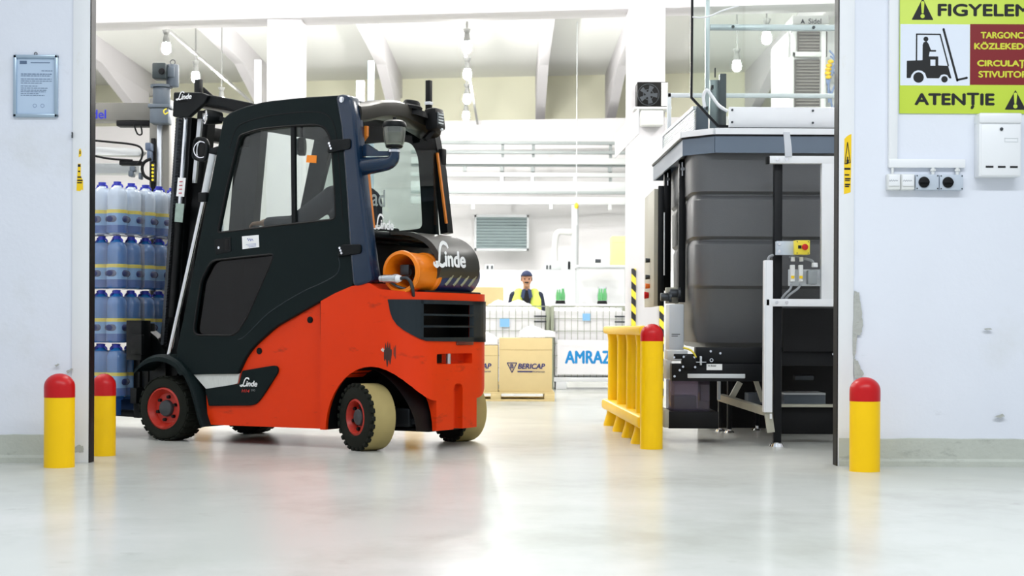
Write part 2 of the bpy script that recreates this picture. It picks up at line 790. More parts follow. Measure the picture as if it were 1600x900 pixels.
# door frame: flat painted trims and black rubber jamb guides
struct('trim_1', B().box((wx(113), WY - 0.012, 0), (LX, WY, 4.3), 0.002), m_trimw)
struct('trim_2', B().box((RX, WY - 0.012, 0), (wx(1333), WY, 4.3), 0.002), m_trimw)
struct('trim_3', B().box((LX, WY - 0.012, 0.0), (LX + 0.006, WY + 0.09, 4.3)), m_black)
struct('trim_4', B().box((RX - 0.006, WY - 0.012, 0.0), (RX, WY + 0.10, 4.3)), m_black)


def plinth(name, x0, x1, seed):
    r = random.Random(seed)
    n = 40
    b = B()

    def fn(t):
        rows = []
        for i in range(n + 1):
            x = x0 + (x1 - x0) * i / n
            j = r.uniform(-0.006, 0.006)
            rows.append([t.verts.new((x, WY - 0.03 + j, 0)), t.verts.new((x, WY - 0.028 + j * .5, 0.03)), t.verts.new((x, WY - 0.016 + j * .3, 0.045)),
                         t.verts.new((x, WY - 0.014, 0.16 + j * .5)), t.verts.new((x, WY + 0.02, 0.168 + j * .5))])
        for a, c in zip(rows, rows[1:]):
            for k in range(4):
                t.faces.new((a[k], c[k], c[k + 1], a[k + 1]))
        bmesh.ops.recalc_face_normals(t, faces=t.faces)
    b._new(fn)
    return b


struct('baseboard_left', plinth('baseboard_left', -6, wx(115), 1), m_plinth)
struct('baseboard_right', plinth('baseboard_right', wx(1311), 6, 2), m_plinth)


def patch(parent, pts, name, mat, t=0.004, seed=3, jag=0.5):
    """ragged flat chip lying on the wall face (pixel outline on the wall plane)"""
    r = random.Random(seed)
    out = []
    poly = [P(x, y, WY) for x, y in pts]
    N = len(poly)
    for i in range(N):
        a, c = poly[i], poly[(i + 1) % N]
        for k in range(5):
            q = a.lerp(c, k / 5)
            out.append((q.x + r.uniform(-.008, .008) * jag, q.z + r.uniform(-.008, .008) * jag))
    b = B().prism(out, frame((0, WY - 0.013, 0), (1, 0, 0), (0, 0, 1)), 0, t)
    return b.build(name, mat, parent, smooth=0)


patch(wr, [(1334, 450), (1340, 452), (1345, 480), (1347, 505), (1344, 518), (1338, 520), (1336, 545), (1334, 560), (1331, 540)], 'chipped_plaster', m_raw)
patch(wr, [(1334, 556), (1340, 560), (1349, 578), (1346, 586), (1335, 587)], 'chipped_plaster', m_raw, seed=5)
patch(wr, [(1552, 645), (1566, 640), (1569, 643), (1562, 646)], 'scuff_mark', m_raw, t=0.0135, seed=6, jag=.3)
patch(wr, [(1535, 507), (1545, 506), (1548, 508), (1540, 509)], 'scuff_mark', m_raw, t=0.0135, seed=7, jag=.2)
patch(wl, [(88, 577), (93, 574), (95, 576), (90, 579)], 'scuff_mark', m_raw, t=0.0135, seed=8, jag=.2)
patch(wl, [(106, 586), (114, 581), (115, 583), (108, 589)], 'scuff_mark', m_raw, t=0.0135, seed=9, jag=.2)
patch(wl, [(111, 213), (112.5, 213), (112.5, 222), (111, 222)], 'scuff_mark', m_steel, t=0.0135, seed=9, jag=.1)
patch(wl, [(118, 705), (127, 700), (134, 705), (133, 712), (119, 712)], 'chipped_plaster', m_raw, seed=11)

# the hall beyond
PHI = math.radians(-9)


def skew(b, y0):
    b.bm.transform(Matrix.Translation((0, y0, 0)) @ Matrix.Rotation(PHI, 4, 'Z') @ Matrix.Translation((0, -y0, 0)))
    return b


struct('ceiling', B().box((-14, WY + 0.085, 6.45), (14, 40, 6.6)), m_ceil)
struct('wall_far', skew(B().box((-16, 34.4, 0), (16, 36.0, 5.27)), 34.4), M('far_wall_paint', (246, 245, 246), 0.7))
struct('wall_far_upper', skew(B().box((-16, 36, 5.2), (16, 36.2, 6.45)), 34.4), m_upw)
struct('wall_hall_left', B().box((-12.2, WY + 0.085, 0), (-12, 39.5, 6.45)), m_hallw)
struct('wall_hall_right', B().box((12, WY + 0.085, 0), (12.2, 39.5, 6.45)), m_hallw)
struct('beam', skew(B().box((-13, 18.75, 4.5), (13, 19.25, 6.45), 0.01), 18.75), m_hallw)
for k, x in enumerate((-8.2, -5.4, -2.6, 0.6, 2.15, 5.2)):
    b = B().box((x - 0.1, 19.2, 5.98), (x + 0.1, 36.2, 6.46), 0.01)
    # haunch widening towards the far wall
    b.prism([(35.6, 5.3), (35.6, 5.99), (31.5, 5.99)], frame((x + .1, 0, 0), (0, 1, 0), (0, 0, 1)), 0, -0.2)
    struct('ceiling_rib', b, m_hallw)
xl0, xl1 = wx(418, 19.4), wx(472, 19.4)
struct('pillar_left', B().box((xl0, 19.25, 0), (xl1, 19.7, 4.9), 0.01), m_hallw)
xr0, xr1 = wx(980, 18.5), wx(1037, 18.5)
struct('pillar_right', B().box((xr0, 18.45, 0), (xr1, 18.9, 4.9), 0.01), m_hallw)
struct('partition', B().box((-0.8, 27, 0), (3.2, 27.2, 1.77), 0.01), m_wht)

# ================================================================== PENDANT LAMPS
m_bulb = M('lamp_glow', (255, 252, 249), 0.4, emit=PENDANT_GLOW)
m_fit = M('lamp_fitting', (150, 152, 150), 0.4, metal=0.5)


def pendant(x, y, label):
    z = 4.74
    t = thing('pendant_lamp', label, 'lamp', (x, y, z - 0.12), 0, 'hall pendant lamps')
    o = B().lathe([(0.0, -0.10), (0.035, -0.09), (0.058, -0.06), (0.064, -0.02), (0.055, 0.03), (0.04, 0.07), (0, 0.075)], (x, y, z)).build('bulb', m_bulb, t)
    B().cyl((x, y, z + 0.06), (x, y, z + 0.17), 0.055, 0.035, 20).cyl((x, y, z + 0.17), (x, y, z + 0.24), 0.03, 0.06).build('lamp_holder', m_fit, t)
    B().bar((x, y, z + 0.22), (x, y, 6.45), 0.02, 0.02).build('drop_rod', m_fit, t)
    return t


ordn = ['nearest', 'second nearest', 'third nearest', 'fourth nearest']
for rown, xs, ys in (('left-hand', (-4.9, -5.0, -5.1), (22.6, 25.2, 28.0)), ('middle', (-.65, -.71, -.79, -.87), (22.4, 24.8, 27.5, 29.7)),
                     ('right-hand', (3.42, 3.34), (21.6, 23.9))):
    for k, (x, y) in enumerate(zip(xs, ys)):
        pendant(x, y, '%s glowing pendant lamp in the %s row under the hall ceiling' % (ordn[k], rown))
for x in (-5.0, -0.7, 3.4):                     # the same rows run on over the near bay
    for k, y in enumerate((12.2, 16.0)):
        pendant(x, y, '%s pendant lamp of the near bay above the %s' % (
            ('first', 'second')[k], {-5.0: 'water bottle load', -0.7: 'forklift', 3.4: 'hopper machine'}[x]))
for x in (-4.97, -0.74):
    tr = B().box((x - .02, 19.8, 5.05), (x + .02, 33.5, 5.09)).build('lamp_track', m_fit)
    tag(tr, 'thin grey lamp track running along the %s row of pendants' % ('left-hand' if x < -2 else 'middle'), 'track', 'lamp tracks')

# ================================================================== FAR WALL FITTINGS
FD = 33.6
m_tray = M('cable_tray_grey', (170, 178, 178), 0.5)
m_tray2 = M('cable_tray_white', (222, 226, 226), 0.5)


def far_run(y0, y1, dep, mat, label, x0=640, x1=1050, dd=0.10, br=None):
    a, c = P(x0, y0, dep), P(x1, y1, dep)
    b = B().box((a.x, dep, c.z), (c.x, dep + dd, a.z), 0.008)
    for q in (br or []):
        bx_ = wx(q, dep)
        b.box((bx_ - .035, dep - 0.01, c.z - 0.10), (bx_ + .035, dep + 0.12, c.z + 0.0))
    o = b.build('cable_tray', mat)
    return tag(o, label, 'cable tray', 'cable trays along the far wall')


far_run(221, 224, 33.0, m_tray, 'topmost thin grey rail high on the far hall wall')
far_run(236, 239, 33.0, m_tray, 'second thin grey rail from the top on the far hall wall')
far_run(247, 255, 32.8, m_tray2, 'broad white tray just below the two thin top rails')
far_run(256, 259, 33.0, m_tray, 'grey rail directly under the broad white tray', br=(725, 783, 831, 952))
far_run(270, 275, 33.0, m_tray2, 'narrow white tray midway down the far wall runs', br=(783, 831, 897))
far_run(284, 298, 32.7, m_tray2, 'deep white trunking above the dotted grey rail')
far_run(299, 301.5, 32.6, m_tray, 'thin grey rail with bolts under the deep trunking', br=())
far_run(308, 318, 32.6, m_tray2, 'lowest white trunking above the louvred wall vent', br=(738, 860, 952))
for i, px in enumerate((783, 831, 952)):
    a = P(px, 221, 33.1)
    o = B().box((a.x - .03, 33.17, 3.6), (a.x + .03, 33.25, a.z), 0.004).build('tray_upright', m_tray)
    tag(o, '%s vertical grey bracket carrying the trays on the far wall' % ('left', 'middle', 'right')[i], 'bracket', 'tray uprights')

v0, v1 = P(740, 336, 33.5), P(825, 392, 33.5)
t = thing('wall_vent', 'grey louvred vent grille low on the far white wall', 'vent', ((v0.x + v1.x) / 2, 33.5, v1.z))
m_vent = M('vent_grey', (150, 166, 168), 0.5)
b = B()
for (p, q) in (((v0.x, v1.z), (v1.x, v1.z + .05)), ((v0.x, v0.z - .05), (v1.x, v0.z)), ((v0.x, v1.z), (v0.x + .04, v0.z)), ((v1.x - .04, v1.z), (v1.x, v0.z))):
    b.box((p[0], 33.46, p[1]), (q[0], 33.56, q[1]))
b.build('vent_frame', m_paleg, t)
B().box((v0.x + .02, 33.53, v1.z + .02), (v1.x - .02, 33.56, v0.z - .02)).build('backing', M('vent_shadow', (96, 112, 116), 0.7), t)
n = 11
for k in range(n):
    z = v1.z + .07 + (v0.z - v1.z - .13) * k / (n - 1)
    B().box((v0.x + .04, 33.47, z - .022), (v1.x - .04, 33.51, z + .022), rot=(0.5, 0, 0)).build('slat', m_vent, t)

# duct and hanging switch in front of the far wall
dd = 31.0
t = thing('duct', 'pale grey vertical duct with a side elbow beside the wall vent', 'duct', tuple(Vector((wx(897, dd), dd, 0))))
a = P(897, 320, dd)
B().cyl((a.x, dd, 0), (a.x, dd, a.z), 0.07).build('riser', m_paleg, t)
e1, e2 = P(897, 362, dd), P(866, 372, dd)
B().tube(spline([(e1.x, dd, e1.z), (e1.x - .15, dd, e1.z), (e2.x + .06, dd, e1.z - .01), (e2.x, dd, e2.z - .08), (e2.x, dd, e2.z - .5)], 5), 0.06, 12).build('elbow', m_offw, t)
B().box((e2.x - .12, dd - .12, e2.z - .62), (e2.x + .12, dd + .12, e2.z - .45), 0.01).box((e2.x - .05, dd - .05, 0), (e2.x + .05, dd + .05, e2.z - .6)).build('duct_box', m_paleg, t)
dd = 29.5
a = P(899, 321, dd)
t = thing('pendant_switch', 'small yellow switch hanging on a cord before the far wall', 'switch', (a.x, dd, a.z))
B().ball((a.x, dd, a.z), (.04, .04, .06)).build('switch_body', M('switch_yellow', (235, 205, 40), 0.4), t)
B().tube([(a.x, dd, a.z), (a.x, dd, 6.45)], 0.008, 6).tube([(a.x, dd, a.z - .03), (a.x + .01, dd, a.z - .35)], 0.02, 6).build('cord', m_paleg, t)

# fan heater on the right-hand pillar
dd = 18.2
a, c = P(992, 126, dd), P(1041, 165, dd)
t = thing('fan_heater', 'black boxed fan heater mounted high on the right pillar', 'fan heater', ((a.x + c.x) / 2, dd, c.z))
b = B().box((a.x, dd, c.z), (c.x, dd + .25, a.z), 0.012)
b.build('casing', M('heater_black', (6, 6, 6), 0.5, spec=0.2), t)
cx, cz = P(1010, 146, dd).x, P(1010, 146, dd).z
b = B()
for r in (0.055, 0.118):
    b.lathe([(r, 0), (r + .006, 0), (r + .006, .006), (r, .006)], (cx, dd - .008, cz), (0, 1, 0), 28, close=True)
b.build('fan_guard', m_steel, t)
b = B().cyl((cx, dd - .004, cz), (cx, dd + .01, cz), 0.03)
for k in range(5):
    an = k * 2 * PI / 5
    b.prism([(0.02, -.012), (.10, -.035), (.105, .02), (.02, .012)], frame((cx, dd - .003, cz), (math.cos(an), 0, math.sin(an)), (-math.sin(an), 0, math.cos(an))), 0, .002)
b.build('fan_blades', m_steel, t)
g0 = P(1030, 128, dd)
b = B().box((g0.x, dd - .006, c.z + .01), (c.x - .006, dd - .001, a.z - .01))
b.build('side_grille', m_offw, t)
b = B()
for k in range(9):
    z = c.z + .03 + (a.z - c.z - .06) * k / 8
    b.box((g0.x + .006, dd - .012, z - .003), (c.x - .01, dd - .006, z + .003))
b.build('grille_louvre', m_paleg, t)
B().box((a.x - .03, dd - .01, c.z - .025), (c.x + .04, dd + .26, c.z), 0.004).box((a.x + .05, dd + .02, c.z - .2), (c.x - .05, dd + .24, c.z - .025), 0.01).build('wall_bracket', m_offw, t)

for px, lab in ((990, 'yellow and black striped corner guard on the left edge of the right pillar'),
                (1034, 'yellow and black striped corner guard on the right edge of the right pillar')):
    x = wx(px, 18.42)
    z1 = P(px, 418 if px < 1000 else 452, 18.42).z
    o = B().box((x - .026, 18.425, 0.0), (x + .026, 18.452, z1), 0.003).build('corner_guard', m_haz)
    tag(o, lab, 'corner guard', 'striped corner guards')

# ================================================================== MESH CAGES, BOXES, PALLET
m_wire = M('galvanised_wire', (150, 156, 136), 0.4, metal=0.3)
m_bag = M('white_plastic_sheet', (243, 242, 245), 0.45, bump=0.3, bscale=9)


def lumpy(x0, x1, y0, y1, zb, hfn, seed, nx=26, ny=10, amp=0.03):
    r = random.Random(seed)
    ph = [(r.uniform(0, 6), r.uniform(2, 6), r.uniform(2, 6), r.uniform(.4, 1)) for _ in range(5)]
    b = B()

    def fn(t):
        g = []
        for i in range(nx + 1):
            row = []
            for j in range(ny + 1):
                u, v = i / nx, j / ny
                edge = min(1, 6 * min(u, 1 - u, v, 1 - v))
                z = zb + hfn(u) * edge
                z += sum(amp * q * math.sin(p + f * u * 6 + h * v * 3) for p, f, h, q in ph) * edge * .5
                row.append(t.verts.new((x0 + (x1 - x0) * u, y0 + (y1 - y0) * v, z)))
            g.append(row)
        lo = [t.verts.new((x0, y0, zb - .06)), t.verts.new((x1, y0, zb - .06)), t.verts.new((x1, y1, zb - .06)), t.verts.new((x0, y1, zb - .06))]
        for i in range(nx):
            for j in range(ny):
                t.faces.new((g[i][j], g[i + 1][j], g[i + 1][j + 1], g[i][j + 1]))
        f = [g[i][0] for i in range(nx + 1)]
        k = [g[i][ny] for i in range(nx + 1)]
        l = [g[0][j] for j in range(ny + 1)]
        rr = [g[nx][j] for j in range(ny + 1)]
        t.faces.new([lo[0], lo[1]] + f[::-1])
        t.faces.new([lo[2], lo[3]] + k)
        t.faces.new([lo[3], lo[0]] + l)
        t.faces.new([lo[1], lo[2]] + rr[::-1])
        t.faces.new(lo[::-1])
        bmesh.ops.recalc_face_normals(t, faces=t.faces)
    b._new(fn)
    return b


def mesh_cage(px0, px1, label, hfn, seed, tagpx, big=None):
    d0 = 20.8
    x0, x1 = wx(px0, d0), wx(px1, d0)
    y0, y1 = d0, d0 + 0.8
    H = 1.08
    t = thing('mesh_cage', label, 'cage', ((x0 + x1) / 2, (y0 + y1) / 2, 0), 0, 'wire mesh cages')
    for (x, y) in ((x0, y0), (x1, y0), (x0, y1), (x1, y1)):
        B().box((x - .02, y - .02, 0.0), (x + .02, y + .02, H), 0.004).box((x - .025, y - .03, 0.0), (x + .025, y + .03, .012)).build('corner_post', m_wire, t)
    for nm, (a, c) in dict(front=((x0, y0), (x1, y0)), left=((x0, y0), (x0, y1)), right=((x1, y0), (x1, y1))).items():
        b = B()
        a, c = Vector((a[0], a[1], 0)), Vector((c[0], c[1], 0))
        n = max(6, round((c - a).length / 0.083))
        for k in range(1, n):
            p = a.lerp(c, k / n)
            b.bar(p + Vector((0, 0, .12)), p + Vector((0, 0, H)), .006, .006)
        for k in range(7):
            z = .12 + (H - .12) * k / 6
            b.bar(a + Vector((0, 0, z)), c + Vector((0, 0, z)), .014 if k in (0, 6) else .007, .014 if k in (0, 6) else .007)
        b.build('mesh_panel', m_wire, t)
    b = B().box((x0, y0 - .01, .10), (x1, y1, .16), .006)
    for q in (.12, .88):
        xm = x0 + (x1 - x0) * q
        b.box((xm - .07, y0 - .01, 0.0), (xm + .07, y1, .10), .006)
    b.build('cage_base', m_wht, t)
    B().box((x0 + .03, y0 + .03, .165), (x1 - .03, y1 - .03, H - .10), .03).build('bag_liner', m_bag, t)
    lumpy(x0 + .03, x1 - .03, y0 + .03, y1 - .03, H - .06, hfn, seed).build('bag_top', m_bag, t)
    p, q = P(tagpx[0], tagpx[1], y0), P(tagpx[2], tagpx[3], y0)
    B().box((p.x, y0 - .018, q.z), (q.x, y0 - .012, p.z)).build('label_card', M('blue_card', (140, 195, 240), 0.6), t)
    # latch on the corner
    lx = x1 - .05
    B().bar((lx - .13, y0 - .02, H - .13), (lx + .03, y0 - .02, H - .13), .012, .02).bar((lx - .13, y0 - .02, H - .2), (lx + .03, y0 - .02, H - .2), .012, .02).build('latch', m_steel, t)
    return t, x0, x1, y0


c1, *_ = mesh_cage(735, 856, 'left wire mesh cage of white bags behind the cardboard boxes', lambda u: 0.03 + 0.09 * math.exp(-((u - .35) / .12) ** 2) + 0.09 * math.exp(-((u - .62) / .13) ** 2), 4, (781, 498, 796, 511))
c2, x0, x1, y0 = mesh_cage(863, 982, 'right wire mesh cage with blue lettering on its white front', lambda u: 0.02 + 0.05 * math.exp(-((u - .42) / .16) ** 2), 5, (910, 489, 922, 500))
a, c = P(871, 530, y0), P(968, 584, y0)
B().box((a.x, y0 - .03, c.z), (c.x, y0 - .02, a.z)).build('name_sheet', m_bag, c2)
tm = text_mesh('AMRAZ', w=(955 - 884) * y0 / F, h=19 * y0 / F, bold=0.05)
B().add(tm, frame(P(919.5, 557, y0 - .031), (1, 0, 0), (0, 0, 1))).build('lettering', M('cyan_print', (10, 140, 210), 0.6), c2)

# pallet with the two cartons
PD = 17.4
t = thing('wooden_pallet', 'pine pallet under the two cardboard boxes in front of the cages', 'pallet', (wx(784, PD), PD + .4, 0))
px0, px1 = wx(683, PD), wx(867, PD)
for k in range(5):
    y = PD + .0 + k * .175
    B().box((px0, y, .083), (px1, y + .10, .101), .002).build('deck_board', m_wood, t)
for i, fx in enumerate((0, .5, 1)):
    xm = px0 + .055 + (px1 - px0 - .11) * fx
    for j in range(3):
        y = PD + j * .35
        B().box((xm - .055, y, .02), (xm + .055, y + .1, .083), .003).build('block', m_wood, t)
for j in range(3):
    y = PD + j * .35
    B().box((px0, y, 0), (px1, y + .1, .02), .002).build('bottom_board', m_wood, t)


def carton(name, x0, x1, y0, y1, z0, z1, label, group=None):
    t = thing(name, label, 'box', ((x0 + x1) / 2, (y0 + y1) / 2, z0), 0, group)
    B().box((x0, y0, z0), (x1, y1, z1), .008).build('carton', m_card, t)
    b = B()
    zf = z1 - (z1 - z0) * .22
    b.box((x0 + .004, y0 - .002, zf - .002), (x1 - .004, y0 + .002, zf + .002))
    b.build('flap_edge', M('card_crease', (196, 170, 118), 0.9), t)
    return t


def bericap(t, x0, x1, y0, s):
    cx = (x0 + x1) / 2

    def at(px, py):
        return P(px, py, PD)
    xo = x0 - wx(780, PD)
    y = y0 - .003
    fr = frame((0, y, 0), (1, 0, 0), (0, 0, 1))
    A = [at(793, 567), at(808, 567), at(800.5, 582)]
    b = B()
    for p, q in zip(A, A[1:] + A[:1]):
        b.bar((p.x + xo, y, p.z), (q.x + xo, y, q.z), .009, .003, up=(0, 1, 0))
    c = at(800.5, 572)
    b.add(text_mesh('B', h=.045, bold=.05), frame((c.x + xo, y, c.z), (1, 0, 0), (0, 0, 1)))
    c = at(831, 572)
    b.add(text_mesh('BERICAP', w=42 * PD / F, h=8 * PD / F, bold=.05, shear=.2), frame((c.x + xo, y, c.z), (1, 0, 0), (0, 0, 1)))
    p, q = at(809, 579.5), at(833, 581.5)
    b.box((p.x + xo, y - .001, q.z), (q.x + xo, y + .002, p.z))
    c = at(843, 580.5)
    b.add(text_mesh('ROMANIA', w=18 * PD / F, h=2.4 * PD / F, bold=.01), frame((c.x + xo, y, c.z), (1, 0, 0), (0, 0, 1)))
    b.build('printed_mark', m_ink, t)


bx0, bx1 = wx(780, PD), wx(863, PD)
zt = P(800, 528, PD).z
t1 = carton('cardboard_box', bx0, bx1, PD + .01, PD + .62, .102, zt, 'right-hand printed cardboard box on the pine pallet', 'printed cardboard boxes')
bericap(t1, bx0, bx1, PD + .01, 1)
lx0 = wx(779, PD) - (bx1 - bx0)
t2 = carton('cardboard_box', lx0, wx(779, PD) - .005, PD + .01, PD + .62, .102, P(760, 540, PD).z, 'left-hand printed cardboard box half hidden behind the forklift', 'printed cardboard boxes')
bericap(t2, lx0, wx(779, PD), PD + .01, 1)
o = lumpy(wx(812, PD), wx(868, PD), PD + .05, PD + .6, zt + .07, lambda u: 0.05 * math.exp(-((u - .3) / .3) ** 2), 8, amp=.02).build('plastic_sheet', m_bag)
tag(o, 'white plastic sheet rumpled on top of the right-hand cardboard box', 'plastic sheet')
zt2 = P(760, 540, PD).z
o = lumpy(lx0 + .02, wx(778, PD), PD + .05, PD + .6, zt2 + .07, lambda u: 0.06, 9, amp=.02).build('plastic_sheet', m_bag)
tag(o, 'white plastic sheet folded over the left-hand cardboard box', 'plastic sheet')

d = 22.4
o = carton('cardboard_box', wx(733, d), wx(786, d), d, d + .7, 0, P(760, 449, d).z, 'tall plain cardboard box standing behind the left mesh cage')
d = 26.0
t = thing('storage_table', 'pale steel table carrying a plain carton beside the right pillar', 'table', (wx(945, d), d + .3, 0))
B().box((wx(900, d), d, P(0, 421, d).z), (wx(985, d), d + .7, P(0, 417, d).z), .004).build('table_top', m_paleg, t)
for q in (903, 982):
    for yy in (d + .03, d + .62):
        B().box((wx(q, d) - .025, yy, 0), (wx(q, d) + .025, yy + .05, P(0, 421, d).z)).build('leg', m_paleg, t)
z = P(0, 417, d).z
carton('cardboard_box', wx(956, d), wx(984, d), d + .1, d + .6, z, P(0, 371, d).z, 'plain upright cardboard box on the pale table at the back')
tt = thing('meter_box', 'small pale meter box standing on the pale table at the back', 'box', (wx(934, d), d + .2, z))
B().box((wx(926, d), d + .1, z), (wx(943, d), d + .35, z + .14), .01).build('meter_case', m_offw, tt)
B().box((wx(930, d), d + .092, z + .04), (wx(939, d), d + .099, z + .1), .002).build('meter_dial', m_steel, tt)
# little appliances on top of the white partition
for k, (p0, p1, h, lab) in enumerate(((757, 771, 9, 'small grey control unit on the white partition nearest the forklift'), (850, 862, 10, 'small grey control unit on the white partition behind the worker'),
                                      (884, 892, 16, 'taller pale grey control unit on the white partition'))):
    dd = 27.02
    zz = 1.77
    tt = thing('control_unit', lab, 'control unit', ((wx(p0, dd) + wx(p1, dd)) / 2, dd + .08, zz), 0, 'control units on the partition')
    B().box((wx(p0, dd), dd, zz), (wx(p1, dd), dd + .17, zz + h * dd / F), .01).build('unit_case', m_paleg, tt)
    b = B()
    for j in range(2):
        x = wx(p0 + 3 + j * (p1 - p0 - 7), dd)
        b.box((x, dd - .006, zz + .02), (x + .03, dd - .001, zz + h * dd / F - .02))
    b.build('unit_slot', m_steel, tt)
# green film bundles on their dark bases (bench behind the right cage)
d = 22.6
t = thing('packing_bench', 'long white packing bench behind the right mesh cage', 'bench', (wx(920, d), d + .3, 0))
B().box((wx(858, d), d, 1.10), (wx(986, d), d + .7, 1.14), .005).build('bench_top', m_wht, t)
for q in (861, 983):
    for yy in (d + .02, d + .63):
        B().box((wx(q, d) - .03, yy, 0), (wx(q, d) + .03, yy + .06, 1.10)).build('leg', m_wht, t)
m_green = M('green_film', (60, 200, 90), 0.35)
for px, lab in ((876, 'left green bundle on a dark base on the packing bench'), (942, 'right green bundle on a dark base on the packing bench')):
    x = wx(px, d)
    t = thing('green_bundle', lab, 'bundle', (x, d + .2, 1.14), 0, 'green bundles on the bench')
    B().cyl((x, d + .2, 1.14), (x, d + .2, 1.19), .075, .065).build('base', m_black, t)
    b = B()
    r = random.Random(px)
    for k in range(7):
        an = k * 2 * PI / 7
        b.lathe([(0, 0), (.02, 0), (.022, .08), (.01, .12), (.008, .14 + r.uniform(0, .03)), (0, .15)], (x + .045 * math.cos(an), d + .2 + .045 * math.sin(an), 1.195), (0, 0, 1), 10)
    b.build('bundle', m_green, t)
    B().lathe([(.07, 0), (.075, .06), (.06, .14), (.07, .19)], (x, d + .2, 1.2), (0, 0, 1), 18).build('film_sleeve', m_film, t)

# white uprights behind the truck
for px, py, px2, d, lab, mt in ((396, 97, 406, 15.0, 'tall white post rising behind the cab roof at left', m_wht), (555, 128, 568, 15.4, 'shorter white post rising behind the rear cab pillar', m_wht),
                                (573, 97, 583, 15.0, 'tall pale blue post rising behind the rear cab pillar', M('pale_blue_paint', (205, 220, 235), 0.4))):
    x0, x1 = wx(px, d), wx(px2, d)
    zt = P(px, py, d).z
    t = thing('fence_post', lab, 'post', ((x0 + x1) / 2, d, 0), 0, 'pale posts behind the forklift')
    B().box((x0, d - .03, 0), (x1, d + .03, zt), .006).build('post', mt, t)
    B().box((x0 - .04, d - .07, 0), (x1 + .04, d + .07, .012)).build('foot_plate', mt, t)

# ================================================================== BOLLARDS, BARRIER, WALL FITTINGS
def bollard(px, d, label, h=0.53, r=0.085, red=0.135, zmax=None, cat='bollard'):
    x = wx(px, d)
    t = thing('bollard', label, cat, (x, d, 0), 0, 'yellow and red bollards')
    B().cyl((x, d, 0), (x, d, h - red), r, seg=40).build('post', m_yel, t)
    prof = [(r + .001, h - red), (r + .001, h - .075)]
    for k in range(1, 9):
        a = k / 8 * PI / 2
        prof.append(((r + .001) * math.cos(a) if k < 8 else 0, h - .075 + .075 * math.sin(a)))
    B().lathe(prof, (x, d, 0), (0, 0, 1), 40).build('cap', m_redp, t)
    return t


bollard(93.5, 9.06, 'red-capped yellow bollard in front of the left wall')
bollard(163, 9.88, 'red-capped yellow bollard just inside the doorway at left', r=0.072, h=.505)
bollard(1352, 9.02, 'red-capped yellow bollard in front of the right wall')
bollard(1018.5, 10.62, 'tall red-capped yellow bollard at the end of the railing', h=0.83, r=0.075, red=0.115)
bollard(318, 16.8, 'red-capped yellow bollard in the hall behind the cab door')
bollard(648, 14.6, 'red-capped yellow bollard in the hall behind the counterweight')

# yellow plastic railing running back from the tall bollard
t = thing('guard_railing', 'yellow plastic guard railing running back beside the hopper machine', 'railing', (0.95, 12.0, 0))
for k, y in enumerate((11.1, 11.72, 12.4, 13.15)):
    x = wx(1003, 11.1) + (wx(958, 13.15) - wx(1003, 11.1)) * (y - 11.1) / 2.05 + .01
    prof = [(0.085, 0), (0.085, .015), (.06, .10), (.052, .16), (.05, .70), (.058, .755), (0, .755)]
    B().lathe(prof, (x, y, 0), (0, 0, 1), 28).build('post', m_yel, t)


def rx(y):
    return wx(1003, 11.1) + (wx(958, 13.15) - wx(1003, 11.1)) * (y - 11.1) / 2.05 + .01


B().bar((rx(10.72), 10.72, .785), (rx(13.35), 13.35, .785), .15, .065, .022).build('top_rail', m_yel, t)
B().bar((rx(10.72) - .0, 10.72, .17), (rx(13.35), 13.35, .17), .17, .085, .025).build('lower_rail', m_yel, t)

# framed certificate on the left wall
t = thing('framed_certificate', 'silver framed printed certificate hanging on the left wall', 'picture frame', (wx(52.5), WY, P(0, 190, WY).z))
a, c = P(18.5, 93, WY), P(88.5, 190, WY)
b = B()
for lo, hi in (((a.x, c.z), (c.x, c.z + .02)), ((a.x, a.z - .02), (c.x, a.z)), ((a.x, c.z), (a.x + .02, a.z)), ((c.x - .02, c.z), (c.x, a.z))):
    b.box((lo[0], WY - .022, lo[1]), (hi[0], WY, hi[1]), .004)
b.build('frame', M('frame_silver', (176, 196, 212), 0.3, metal=0.7), t)
B().box((a.x + .015, WY - .008, c.z + .015), (c.x - .015, WY, a.z - .015)).build('paper', M('certificate_paper', (186, 206, 228), 0.5), t)
b = B()
r = random.Random(2)
rows = [(117, 62, 79, 1.0), (122, 30, 78, 1.3), (125, 30, 76, 1)] + [(130 + k * 3.2, 30, 62 + r.uniform(0, 17), .8) for k in range(3)] + [(141 + k * 3.2, 30, 55 + r.uniform(0, 20), .8) for k in range(3)] + [(150 + k * 2.8, 30, 50 + r.uniform(0, 28), .8) for k in range(3)]
for (yy, xa, xb, th) in rows:
    x = xa
    while x < xb:
        wd = r.uniform(2, 6)
        p, q = P(x, yy, WY), P(min(xb, x + wd), yy + th, WY)
        b.box((p.x, WY - .0095, q.z), (q.x, WY - .008, p.z))
        x += wd + 1.0
p, q = P(28, 102, WY), P(39, 107, WY)
b.box((p.x, WY - .0095, q.z), (q.x, WY - .008, p.z))
p, q = P(45, 104.3, WY), P(75, 105.3, WY)
b.box((p.x, WY - .0095, q.z), (q.x, WY - .008, p.z))
b.build('print', M('certificate_ink', (92, 112, 140), 0.7), t)
b = B()
for px in (52, 64):
    q = P(px, 172, WY)
    b.lathe([(.009, 0), (.011, 0), (.011, .001), (.009, .001)], (q.x, WY - .0092, q.z), (0, 1, 0), 20, close=True)
b.build('stamp', M('stamp_ink', (120, 140, 175), 0.7), t)
q = P(53, 91, WY)
B().lathe([(.006, 0), (.01, 0), (.01, .003), (.006, .003)], (q.x, WY - .012, q.z), (0, 1, 0), 14, close=True).build('hanger', m_steel, t)


